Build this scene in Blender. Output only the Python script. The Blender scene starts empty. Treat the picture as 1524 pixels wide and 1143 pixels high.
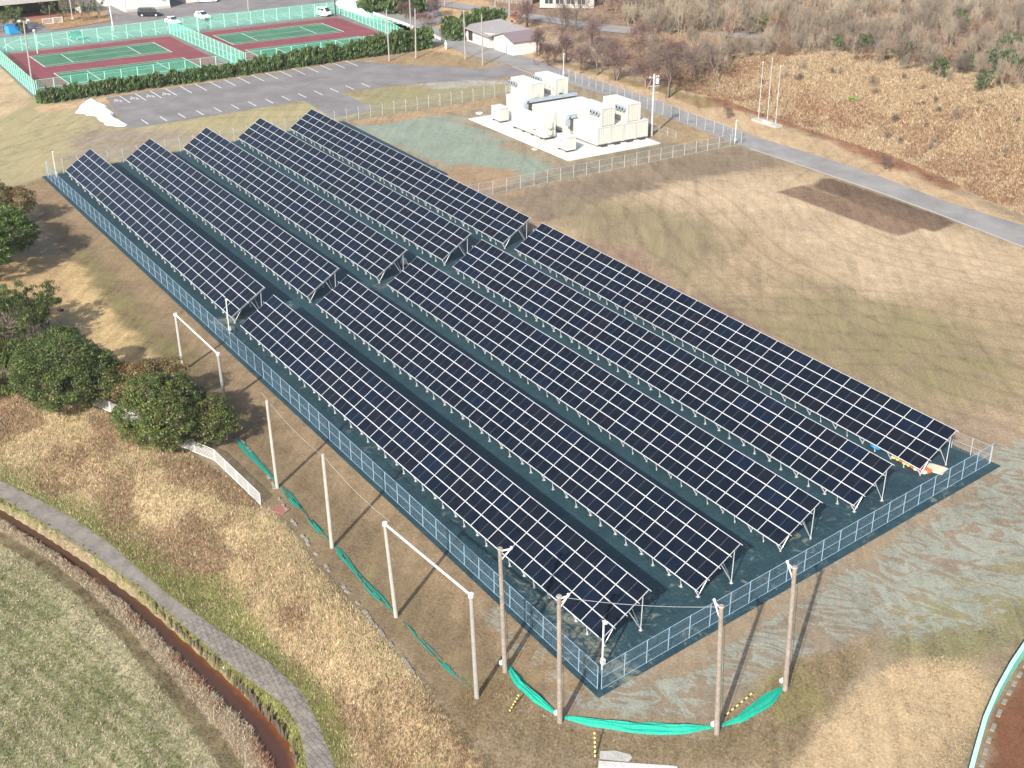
import bpy, bmesh, math, random
import numpy as np
from mathutils import Vector, Matrix

random.seed(7)
rng = np.random.default_rng(7)
C = bpy.context.scene.collection
scene = bpy.context.scene

# ---------------------------------------------------------------- camera
PW_, PH_ = 1524.0, 1143.0
F_PX = 1935.64
FW = np.array([-0.75605315, 0.48475464, -0.43976877])
RT = np.array([0.54020229, 0.84153447, -0.00110038])
UP = np.array([-0.36954717, 0.23839604, 0.89811036])
CAM_Z = 52.0926
CAM = np.array([0.0, 0.0, CAM_Z])

cam = bpy.data.objects.new('camera', bpy.data.cameras.new('camera'))
C.objects.link(cam)
cam.data.sensor_width = 36.0
cam.data.lens = F_PX / PW_ * 36.0
cam.data.clip_start = 1.0
cam.data.clip_end = 6000.0
M = Matrix.Identity(4)
for i in range(3):
    M[i][0] = RT[i]; M[i][1] = UP[i]; M[i][2] = -FW[i]; M[i][3] = CAM[i]
cam.matrix_world = M
scene.camera = cam

# ---------------------------------------------------------------- light
SUN_EL = math.radians(33.0)
SUN_AZ = math.radians(-55.0)            # direction towards the sun, from +x
sdir = Vector((math.cos(SUN_AZ) * math.cos(SUN_EL), math.sin(SUN_AZ) * math.cos(SUN_EL), math.sin(SUN_EL)))
sl = bpy.data.lights.new('sun', 'SUN')
sl.energy = 4.6
sl.angle = math.radians(0.6)
sl.color = (1.0, 0.965, 0.90)
so = bpy.data.objects.new('sun', sl)
C.objects.link(so)
so.location = (0, 0, 200)
so.rotation_euler = sdir.to_track_quat('Z', 'Y').to_euler()

world = bpy.data.worlds.new("World")
scene.world = world
world.use_nodes = True
wn = world.node_tree
wn.nodes.clear()
wo = wn.nodes.new('ShaderNodeOutputWorld')
wb = wn.nodes.new('ShaderNodeBackground')
sky = wn.nodes.new('ShaderNodeTexSky')
sky.sky_type = 'NISHITA'
sky.sun_disc = False
sky.sun_elevation = SUN_EL
sky.sun_rotation = math.atan2(sdir.x, sdir.y)
sky.dust_density = 2.5
sky.ozone_density = 0.6
wb.inputs[1].default_value = 0.13
wn.links.new(sky.outputs[0], wb.inputs[0])
wn.links.new(wb.outputs[0], wo.inputs[0])

scene.view_settings.view_transform = 'Standard'
scene.view_settings.look = 'None'
scene.view_settings.gamma = 1.0
scene.view_settings.use_curve_mapping = False
scene.view_settings.exposure = 0.80

# ---------------------------------------------------------------- numeric helpers
def sstep(t):
    t = np.clip(t, 0, 1)
    return t * t * (3 - 2 * t)

def vnoise(x, y, seed=0):
    xi = np.floor(x).astype(np.int64); yi = np.floor(y).astype(np.int64)
    fx = x - xi; fy = y - yi
    fx = fx * fx * (3 - 2 * fx); fy = fy * fy * (3 - 2 * fy)
    def h(a, b):
        n = (a * 374761393 + b * 668265263 + seed * 1442695041) & 0xFFFFFFFF
        n = ((n ^ (n >> 13)) * 1274126177) & 0xFFFFFFFF
        return ((n ^ (n >> 16)) & 0xFFFF) / 65535.0
    return (h(xi, yi) * (1 - fx) + h(xi + 1, yi) * fx) * (1 - fy) + (h(xi, yi + 1) * (1 - fx) + h(xi + 1, yi + 1) * fx) * fy

def fbm(x, y, seed=0, octv=4):
    s = 0; a = 1; tot = 0
    for o in range(octv):
        s = s + a * vnoise(x * 2 ** o, y * 2 ** o, seed + o * 17); tot += a; a *= 0.5
    return s / tot

def at(px, py, z=0.0):
    """photo pixel -> point of the place on the level z"""
    d = FW * F_PX + RT * (px - PW_ / 2) - UP * (py - PH_ / 2)
    t = (z - CAM_Z) / d[2]
    return CAM + d * t

def yline(pts, z):
    w = sorted([tuple(at(px, py, z)[:2]) for px, py in pts])
    return np.array([a[0] for a in w]), np.array([a[1] for a in w])

def ext(line, left, right):
    x, y = line
    return np.concatenate([[a[0] for a in left], x, [a[0] for a in right]]), np.concatenate([[a[1] for a in left], y, [a[1] for a in right]])

ZP, ZW, ZF = -3.0, -3.9, -3.1
L_E = (np.array([-400, -250, -180, -140, -118.3, -108.7, -94.5, -83, -77.7, -72.2, -63.3, -55.5, -48.5, -30, 0]),
       np.array([-60, -15, 3, 13, 19.0, 23.0, 27.8, 30.0, 30.2, 29.8, 30, 29.7, 29.4, 27, 22]))
L_PU = ext(yline([(0, 715), (100, 765), (165, 810), (250, 885), (330, 940), (400, 985), (450, 1030), (475, 1080), (500, 1143), (515, 1200)], ZP),
           [(-400, -100), (-180, -15)], [(-49, 21.3), (-30, 16), (0, 10)])
L_PL = ext(yline([(0, 737), (80, 785), (150, 830), (220, 880), (260, 915), (340, 985), (430, 1050), (450, 1085), (462, 1143), (470, 1200)], ZP),
           [(-400, -102), (-180, -16.5)], [(-49, 19.6), (-30, 14), (0, 8)])
L_WU = ext(yline([(0, 755), (60, 790), (120, 825), (200, 885), (270, 950), (340, 1015), (400, 1075), (430, 1110), (438, 1143), (443, 1200)], ZW),
           [(-400, -104), (-180, -17.5)], [(-49, 18.4), (-30, 12.5), (0, 6.5)])
L_WL = ext(yline([(0, 772), (40, 793), (90, 822), (140, 860), (200, 920), (260, 980), (320, 1040), (370, 1090), (403, 1143), (420, 1200)], ZW),
           [(-400, -105.5), (-180, -19)], [(-49, 17.3), (-30, 11), (0, 5)])
L_WL = (L_WL[0], L_WL[1] + 0.35)
L_PL = (L_PL[0], L_PL[1] - 0.2)
L_F = ext(yline([(0, 810), (60, 846), (120, 893), (170, 943), (230, 1013), (290, 1088), (330, 1143), (360, 1200)], ZF),
          [(-400, -108), (-180, -22)], [(-49, 15.3), (-30, 9), (0, 3)])

def li(L, x):
    return np.interp(x, L[0], L[1])

_f = sorted([tuple(at(*q)[:2]) for q in [(1075, 148), (1163, 180), (1242, 206), (1321, 230), (1360, 247), (1400, 262), (1445, 287), (1524, 322)]])
FOOT = (np.array([-600, -230, -200, -175] + [q[0] for q in _f] + [-50, 0]),
        np.array([175, 165, 150, 141] + [q[1] for q in _f] + [134, 140]))

def height(x, y):
    x = np.asarray(x, float); y = np.asarray(y, float)
    # hill beyond the road
    s = y - li(FOOT, x)
    amp = np.interp(x, [-260, -200, -175, -150, -100, 0], [0.5, 1.0, 2.6, 7.0, 8.5, 9.0])
    ns = fbm(x / 7.0, y / 7.0, 3, 3) - 0.5
    z = amp * sstep(s / (15 + 3 * ns)) * (1 + 0.10 * ns)
    z = z + np.where(s > 0, np.clip(s / 6, 0, 1) * ns * np.interp(x, [-200, -150], [0.3, 1.6]), 0)
    # embankment, path, ditch, farm field
    ye = li(L_E, x)
    pu = li(L_PU, x); wu = li(L_WU, x); wl = li(L_WL, x); fe = li(L_F, x)
    pl = np.minimum(li(L_PL, x), pu - 0.8); wu = np.minimum(wu, pl - 0.35); wl = np.minimum(wl, wu - 0.8); fe = np.minimum(fe, wl - 0.8)
    n2 = fbm(x / 2.2, y / 2.2, 11, 3) - 0.5
    t = (ye - y) / np.maximum(ye - pu, 0.5)
    zs = ZP * sstep(t * 1.02) + np.where((t > 0.03) & (t < 0.95), n2 * 0.5, 0)
    zb = ZP + (ZW - 0.35 - ZP) * np.clip((pl - y) / np.maximum(pl - wu, 0.3) * 1.0, 0, 1) ** 1.6
    zc = ZW - 0.35
    zd = (ZW - 0.35) + (ZF - ZW + 0.35) * np.clip((wl - y) / np.maximum(wl - fe, 0.3), 0, 1) ** 0.3 + n2 * 0.10
    zf = ZF + n2 * 0.08
    low = np.where(y > pu, zs, np.where(y > pl, ZP, np.where(y > wu, zb, np.where(y > wl, zc, np.where(y > fe, zd, zf)))))
    z = np.where(y < ye, low, z)
    return z

def hz(x, y):
    return float(height(np.array([x]), np.array([y]))[0])

def hit(px, py, dz=0.0):
    """photo pixel -> point of the modelled ground (ray march)"""
    d = FW * F_PX + RT * (px - PW_ / 2) - UP * (py - PH_ / 2)
    d = d / np.linalg.norm(d)
    ts = np.linspace(45, 520, 2400)
    P = CAM[None] + d[None] * ts[:, None]
    below = P[:, 2] < height(P[:, 0], P[:, 1]) + dz
    i = int(np.argmax(below)) if below.any() else len(ts) - 1
    return P[i]

def in_poly(x, y, poly):
    """signed distance (positive inside) to a polygon, for arrays"""
    poly = np.asarray(poly, float)
    n = len(poly)
    dmin = np.full(x.shape, 1e9); ins = np.zeros(x.shape, bool)
    for i in range(n):
        ax, ay = poly[i]; bx, by = poly[(i + 1) % n]
        ex, ey = bx - ax, by - ay
        L2 = ex * ex + ey * ey + 1e-12
        t = np.clip(((x - ax) * ex + (y - ay) * ey) / L2, 0, 1)
        dmin = np.minimum(dmin, np.hypot(x - ax - t * ex, y - ay - t * ey))
        c = ((ay > y) != (by > y)) & (x < (bx - ax) * (y - ay) / (by - ay + 1e-12) + ax)
        ins ^= c
    return np.where(ins, dmin, -dmin)

KALB = 1.9
def alb(r, g, b):
    """measured sRGB of a sunlit level surface -> albedo"""
    o = []
    for c in (r, g, b):
        c = c / 255.0
        c = c / 12.92 if c <= 0.04045 else ((c + 0.055) / 1.055) ** 2.4
        o.append(min(0.85, c / KALB))
    return tuple(o)

# ---------------------------------------------------------------- mesh builder
class MB:
    def __init__(s):
        s.v = []; s.f = []; s.m = []
    def add(s, vs, fs, mi=0):
        o = len(s.v); s.v += [tuple(map(float, a)) for a in vs]
        s.f += [tuple(i + o for i in f) for f in fs]; s.m += [mi] * len(fs)
        return s
    def box(s, c, size, mi=0, ax=None, taper=1.0):
        hx, hy, hzz = size[0] / 2, size[1] / 2, size[2] / 2
        X, Y, Z = ax if ax else ((1, 0, 0), (0, 1, 0), (0, 0, 1))
        X, Y, Z = Vector(X), Vector(Y), Vector(Z); c = Vector(c)
        vs = []
        for k in (-1, 1):
            tp = taper if k > 0 else 1.0
            for i, j in ((-1, -1), (1, -1), (1, 1), (-1, 1)):
                vs.append(c + X * (i * hx * tp) + Y * (j * hy * tp) + Z * (k * hzz))
        return s.add(vs, [(3, 2, 1, 0), (4, 5, 6, 7), (0, 1, 5, 4), (1, 2, 6, 5), (2, 3, 7, 6), (3, 0, 4, 7)], mi)
    def tube(s, a, b, r0, r1=None, n=6, mi=0, cap=True):
        r1 = r0 if r1 is None else r1
        a, b = Vector(a), Vector(b); d = (b - a)
        if d.length < 1e-6: return s
        d.normalize()
        u = d.orthogonal().normalized(); w = d.cross(u)
        vs = []
        for p, r in ((a, r0), (b, r1)):
            for i in range(n):
                t = 2 * math.pi * i / n
                vs.append(p + u * (math.cos(t) * r) + w * (math.sin(t) * r))
        fs = [(i, (i + 1) % n, n + (i + 1) % n, n + i) for i in range(n)]
        if cap: fs += [tuple(range(n - 1, -1, -1)), tuple(range(n, 2 * n))]
        return s.add(vs, fs, mi)
    def path(s, pts, r, n=5, mi=0):
        for a, b in zip(pts[:-1], pts[1:]): s.tube(a, b, r, r, n, mi)
        return s
    def prism(s, prof, x0, x1, mi=0, axis='y'):
        """profile in (x,z), extruded along y"""
        n = len(prof)
        vs = [(p[0], x0, p[1]) for p in prof] + [(p[0], x1, p[1]) for p in prof]
        fs = [tuple(range(n)), tuple(range(2 * n - 1, n - 1, -1))] + [(i, n + i, n + (i + 1) % n, (i + 1) % n) for i in range(n)]
        return s.add(vs, fs, mi)
    def sphere(s, c, r, mi=0, seg=8, rings=5, sc=(1, 1, 1)):
        vs = [(c[0], c[1], c[2] + r * sc[2])]
        for i in range(1, rings):
            ph = math.pi * i / rings
            for j in range(seg):
                th = 2 * math.pi * j / seg
                vs.append((c[0] + r * sc[0] * math.sin(ph) * math.cos(th), c[1] + r * sc[1] * math.sin(ph) * math.sin(th), c[2] + r * sc[2] * math.cos(ph)))
        vs.append((c[0], c[1], c[2] - r * sc[2]))
        fs = [(0, 1 + j, 1 + (j + 1) % seg) for j in range(seg)]
        for i in range(rings - 2):
            for j in range(seg):
                a = 1 + i * seg + j; b = 1 + i * seg + (j + 1) % seg
                fs.append((a, a + seg, b + seg, b))
        e = len(vs) - 1; o = 1 + (rings - 2) * seg
        fs += [(e, o + (j + 1) % seg, o + j) for j in range(seg)]
        return s.add(vs, fs, mi)
    def mesh(s, name, mats, smooth=False):
        me = bpy.data.meshes.new(name)
        me.from_pydata(s.v, [], s.f)
        for m in (mats if isinstance(mats, (list, tuple)) else [mats]): me.materials.append(m)
        me.polygons.foreach_set('material_index', s.m)
        if smooth: me.polygons.foreach_set('use_smooth', [True] * len(s.f))
        me.update()
        return me
    def build(s, name, mats, parent=None, loc=(0, 0, 0), smooth=False):
        return link(name, s.mesh(name, mats, smooth), parent, loc)

def link(name, me, parent=None, loc=(0, 0, 0), rot=(0, 0, 0), scale=(1, 1, 1)):
    o = bpy.data.objects.new(name, me)
    C.objects.link(o)
    o.parent = parent; o.location = loc; o.rotation_euler = rot; o.scale = scale
    return o

def thing(name, label, cat, loc=(0, 0, 0), rz=0.0, group=None):
    o = bpy.data.objects.new(name, None)
    C.objects.link(o)
    o.empty_display_size = 0.3
    o.location = loc; o.rotation_euler = (0, 0, rz)
    o['label'] = label; o['category'] = cat
    if group: o['group'] = group
    return o

def tag(o, label=None, cat=None, group=None, kind=None):
    if label: o['label'] = label
    if cat: o['category'] = cat
    if group: o['group'] = group
    if kind: o['kind'] = kind
    return o

def copy_tree(o, parent=None):
    c = o.copy(); C.objects.link(c)
    if parent is not None: c.parent = parent
    for ch in list(o.children): copy_tree(ch, c)
    return c

def np_mesh(name, verts, faces, mat, cols=None, smooth=False):
    """fast mesh from arrays; faces (n,3) or (n,4)"""
    me = bpy.data.meshes.new(name)
    verts = np.ascontiguousarray(verts, np.float32); faces = np.ascontiguousarray(faces, np.int32)
    k = faces.shape[1]; nf = len(faces)
    me.vertices.add(len(verts)); me.vertices.foreach_set('co', verts.ravel())
    me.loops.add(nf * k); me.loops.foreach_set('vertex_index', faces.ravel())
    me.polygons.add(nf)
    me.polygons.foreach_set('loop_start', np.arange(0, nf * k, k, dtype=np.int32))
    try: me.polygons.foreach_set('loop_total', np.full(nf, k, np.int32))
    except Exception: pass
    if smooth: me.polygons.foreach_set('use_smooth', np.ones(nf, bool))
    for m in (mat if isinstance(mat, (list, tuple)) else [mat]): me.materials.append(m)
    me.update(calc_edges=True)
    if cols is not None:
        for nm, c in cols.items():
            a = me.color_attributes.new(nm, 'FLOAT_COLOR', 'POINT')
            c4 = np.ones((len(verts), 4), np.float32); c4[:, :c.shape[1]] = c
            a.data.foreach_set('color', c4.ravel())
    return me

# ---------------------------------------------------------------- materials
def newmat(name):
    m = bpy.data.materials.new(name); m.use_nodes = True
    nt = m.node_tree; b = nt.nodes['Principled BSDF']
    return m, nt, b

def node(nt, t, **kw):
    n = nt.nodes.new(t)
    for k, v in kw.items():
        if k in n.inputs.keys() if hasattr(n.inputs, 'keys') else False: n.inputs[k].default_value = v
        else: setattr(n, k, v)
    return n

def mathn(nt, op, a, b=None, clamp=False):
    n = nt.nodes.new('ShaderNodeMath'); n.operation = op; n.use_clamp = clamp
    for i, x in enumerate((a, b)):
        if x is None: continue
        if isinstance(x, (int, float)): n.inputs[i].default_value = x
        else: nt.links.new(x, n.inputs[i])
    return n.outputs[0]

def mixc(nt, fac, a, b, mode='MIX'):
    n = nt.nodes.new('ShaderNodeMix'); n.data_type = 'RGBA'; n.blend_type = mode
    for i, x in ((0, fac), (6, a), (7, b)):
        if isinstance(x, (int, float)): n.inputs[i].default_value = x
        elif isinstance(x, tuple): n.inputs[i].default_value = (*x[:3], 1)
        else: nt.links.new(x, n.inputs[i])
    return n.outputs[2]

def noise(nt, vec, scale, detail=4, rough=0.6, dist=0.0):
    n = nt.nodes.new('ShaderNodeTexNoise')
    n.inputs['Scale'].default_value = scale; n.inputs['Detail'].default_value = detail
    n.inputs['Roughness'].default_value = rough; n.inputs['Distortion'].default_value = dist
    if vec is not None: nt.links.new(vec, n.inputs['Vector'])
    return n.outputs['Fac']

def mapr(nt, v, a, b, c=0.0, d=1.0, smooth=False):
    n = nt.nodes.new('ShaderNodeMapRange'); n.clamp = True
    if smooth: n.interpolation_type = 'SMOOTHSTEP'
    nt.links.new(v, n.inputs[0])
    for i, x in zip((1, 2, 3, 4), (a, b, c, d)): n.inputs[i].default_value = x
    return n.outputs[0]

def geo_pos(nt):
    return nt.nodes.new('ShaderNodeNewGeometry').outputs['Position']

def scaled(nt, vec, sx, sy, sz):
    n = nt.nodes.new('ShaderNodeVectorMath'); n.operation = 'MULTIPLY'
    nt.links.new(vec, n.inputs[0]); n.inputs[1].default_value = (sx, sy, sz)
    return n.outputs[0]

def bump(nt, b, h, strength=0.5, dist=0.05):
    n = nt.nodes.new('ShaderNodeBump'); n.inputs['Strength'].default_value = strength
    n.inputs['Distance'].default_value = dist
    nt.links.new(h, n.inputs['Height']); nt.links.new(n.outputs[0], b.inputs['Normal'])

def simple(name, col, rough=0.6, var=0.12, scale=3.0, metal=0.0, spec=None, dirt=None, dirtamt=0.0):
    """painted or plain material with fine uneven colour and a little relief"""
    m, nt, b = newmat(name)
    p = geo_pos(nt)
    n1 = noise(nt, p, scale, 5, 0.65)
    lo = tuple(c * (1 - var) for c in col); hi = tuple(min(0.9, c * (1 + var)) for c in col)
    c = mixc(nt, mapr(nt, n1, 0.3, 0.7), lo, hi)
    if dirt:
        n2 = noise(nt, p, scale * 0.35, 6, 0.7, 0.5)
        c = mixc(nt, mapr(nt, n2, 0.5, 0.75, 0, dirtamt), c, dirt)
    nt.links.new(c, b.inputs['Base Color'])
    b.inputs['Roughness'].default_value = rough; b.inputs['Metallic'].default_value = metal
    if spec is not None: b.inputs['Specular IOR Level'].default_value = spec
    return m

M_galv = simple('galvanised_steel', (0.50, 0.52, 0.54), 0.45, 0.08, 6, 0.35)
M_alu = simple('aluminium_frame', (0.60, 0.61, 0.63), 0.4, 0.04, 5, 0.15)
M_white = simple('white_paint', (0.52, 0.52, 0.50), 0.5, 0.05, 2, dirt=(0.38, 0.36, 0.33), dirtamt=0.35)
M_cream = simple('container_paint', (0.45, 0.45, 0.405), 0.5, 0.03, 1.5, dirt=(0.42, 0.42, 0.37), dirtamt=0.25)
M_dark = simple('dark_steel', (0.035, 0.037, 0.04), 0.6, 0.2)
M_black = simple('black_rubber', (0.02, 0.02, 0.02), 0.7, 0.2)
M_meshb = simple('coated_mesh_wire', (0.22, 0.33, 0.42), 0.5, 0.08, 4, 0.1)
M_chain = simple('galvanised_chain_wire', (0.34, 0.36, 0.36), 0.5, 0.1, 4, 0.2)
M_mint = simple('mint_green_coating', (0.17, 0.60, 0.46), 0.5, 0.08, 3)
M_mintw = simple('pale_mint_post', (0.38, 0.72, 0.60), 0.5, 0.08, 3)
M_concpole = simple('grey_concrete_pole', (0.26, 0.245, 0.225), 0.85, 0.12, 2.5, dirt=(0.22, 0.2, 0.17), dirtamt=0.5)
M_woodpole = simple('weathered_timber_pole', (0.215, 0.18, 0.15), 0.9, 0.25, 4, dirt=(0.32, 0.30, 0.27), dirtamt=0.8)
M_palepole = simple('pale_pole', (0.33, 0.315, 0.275), 0.8, 0.12, 3, dirt=(0.27, 0.22, 0.175), dirtamt=0.6)
M_conc = simple('pale_concrete', (0.49, 0.48, 0.46), 0.85, 0.06, 1.2, dirt=(0.42, 0.40, 0.37), dirtamt=0.5)
M_concg = simple('grey_concrete', (0.36, 0.345, 0.32), 0.9, 0.15, 3, dirt=(0.2, 0.19, 0.16), dirtamt=0.5)
M_stone = simple('rough_field_stone', (0.21, 0.19, 0.16), 0.95, 0.3, 5, dirt=(0.14, 0.14, 0.09), dirtamt=0.5)
M_glass = simple('dark_window_glass', (0.03, 0.04, 0.045), 0.12, 0.2)
M_bark = simple('tree_bark', (0.16, 0.125, 0.10), 0.9, 0.3, 5)
M_barkp = simple('pale_tree_bark', (0.30, 0.255, 0.22), 0.9, 0.25, 5)
M_roofg = simple('grey_roof_sheet', (0.27, 0.245, 0.235), 0.7, 0.15, 1.5, dirt=(0.34, 0.3, 0.26), dirtamt=0.6)
M_roofb = simple('brown_roof_sheet', (0.18, 0.135, 0.145), 0.5, 0.1, 1.5)
M_wallw = simple('white_plaster', (0.55, 0.51, 0.48), 0.85, 0.05, 1.5, dirt=(0.5, 0.43, 0.38), dirtamt=0.35)
M_door = simple('pale_blue_door', (0.38, 0.42, 0.46), 0.55, 0.05, 2)
M_netg = simple('green_netting', (0.0, 0.29, 0.20), 0.8, 0.3, 9, dirt=(0.02, 0.17, 0.13), dirtamt=0.75)
M_blue = simple('blue_plastic', (0.03, 0.28, 0.62), 0.5, 0.15, 5)
M_orange = simple('orange_mesh', (0.70, 0.14, 0.03), 0.6, 0.2, 6)
M_yellow = simple('yellow_plastic', (0.80, 0.55, 0.12), 0.55, 0.15, 8)
M_ply = simple('plywood_board', (0.55, 0.47, 0.36), 0.8, 0.1, 3)
M_brick = simple('rust_red_plate', (0.25, 0.10, 0.075), 0.8, 0.15, 4)
M_snow = simple('old_snow', (0.85, 0.86, 0.88), 0.8, 0.03, 2, dirt=(0.55, 0.54, 0.52), dirtamt=0.25)
M_transl = simple('aluminium_duct', (0.36, 0.41, 0.46), 0.35, 0.1, 4, 0.4)
M_line = simple('road_marking_paint', (0.62, 0.62, 0.60), 0.7, 0.12, 3, dirt=(0.3, 0.29, 0.28), dirtamt=0.5)
M_skin = simple('skin', (0.55, 0.36, 0.27), 0.6, 0.05)
M_cloth = simple('white_trousers', (0.75, 0.75, 0.73), 0.8, 0.05)
M_hair = simple('dark_hair', (0.03, 0.025, 0.02), 0.7, 0.1)
M_vest = simple('yellow_orange_vest', (0.75, 0.45, 0.12), 0.7, 0.1, 20)

def attr_mat(name, rough=0.85, transl=0.0, spec=0.3, var=0.0):
    m, nt, b = newmat(name)
    a = nt.nodes.new('ShaderNodeVertexColor'); a.layer_name = 'col'
    c = a.outputs[0]
    if var:
        oi = nt.nodes.new('ShaderNodeObjectInfo')
        hs = nt.nodes.new('ShaderNodeHueSaturation')
        nt.links.new(mapr(nt, oi.outputs['Random'], 0, 1, 1 - var, 1 + var), hs.inputs['Value'])
        nt.links.new(mapr(nt, oi.outputs['Random'], 0, 1, 0.49, 0.51), hs.inputs['Hue'])
        nt.links.new(c, hs.inputs['Color']); c = hs.outputs[0]
    nt.links.new(c, b.inputs['Base Color'])
    b.inputs['Roughness'].default_value = rough
    b.inputs['Specular IOR Level'].default_value = spec
    return m
M_leaf = attr_mat('evergreen_leaves', 0.5, spec=0.4, var=0.15)
M_tuft = attr_mat('dry_grass_blades', 0.9, spec=0.1)
M_twig = attr_mat('bare_twigs', 0.9, spec=0.1, var=0.25)

# solar panel glass
def panel_glass():
    m, nt, b = newmat('solar_cell_glass')
    tc = nt.nodes.new('ShaderNodeTexCoord')
    sx = nt.nodes.new('ShaderNodeSeparateXYZ'); nt.links.new(tc.outputs['Object'], sx.inputs[0])
    x, y = sx.outputs[0], sx.outputs[1]
    fy = mathn(nt, 'FRACT', mathn(nt, 'ADD', mathn(nt, 'DIVIDE', y, 0.1717), 10.0))
    ly = mapr(nt, mathn(nt, 'ABSOLUTE', mathn(nt, 'SUBTRACT', fy, 0.5)), 0.43, 0.5, 0, 1)
    fx = mathn(nt, 'FRACT', mathn(nt, 'ADD', mathn(nt, 'DIVIDE', x, 0.0915), 40.0))
    lx = mapr(nt, mathn(nt, 'ABSOLUTE', mathn(nt, 'SUBTRACT', fx, 0.5)), 0.46, 0.5, 0, 0.5)
    cen = mathn(nt, 'LESS_THAN', mathn(nt, 'ABSOLUTE', x), 0.012)
    dash = mathn(nt, 'MULTIPLY', cen, mapr(nt, mathn(nt, 'ABSOLUTE', mathn(nt, 'SUBTRACT', fy, 0.5)), 0.15, 0.3, 0.9, 0.2))
    oi = nt.nodes.new('ShaderNodeObjectInfo')
    r = oi.outputs['Random']
    base = mixc(nt, mapr(nt, r, 0.72, 1.0), (0.003, 0.0058, 0.0125), (0.0035, 0.008, 0.020))
    base = mixc(nt, mapr(nt, r, 0.0, 0.3, 1, 0), base, (0.005, 0.006, 0.011))
    c = mixc(nt, mathn(nt, 'MAXIMUM', ly, lx), base, (0.012, 0.018, 0.028))
    c = mixc(nt, dash, c, (0.20, 0.22, 0.25))
    dn = noise(nt, geo_pos(nt), 0.9, 5, 0.7)
    c = mixc(nt, mapr(nt, dn, 0.4, 0.8, 0.0, 0.03), c, (0.20, 0.18, 0.17))
    nt.links.new(c, b.inputs['Base Color'])
    b.inputs['Roughness'].default_value = 0.16
    nt.links.new(mapr(nt, dn, 0.3, 0.8, 0.12, 0.24), b.inputs['Roughness'])
    b.inputs['IOR'].default_value = 1.27
    return m
M_cell = panel_glass()

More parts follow.
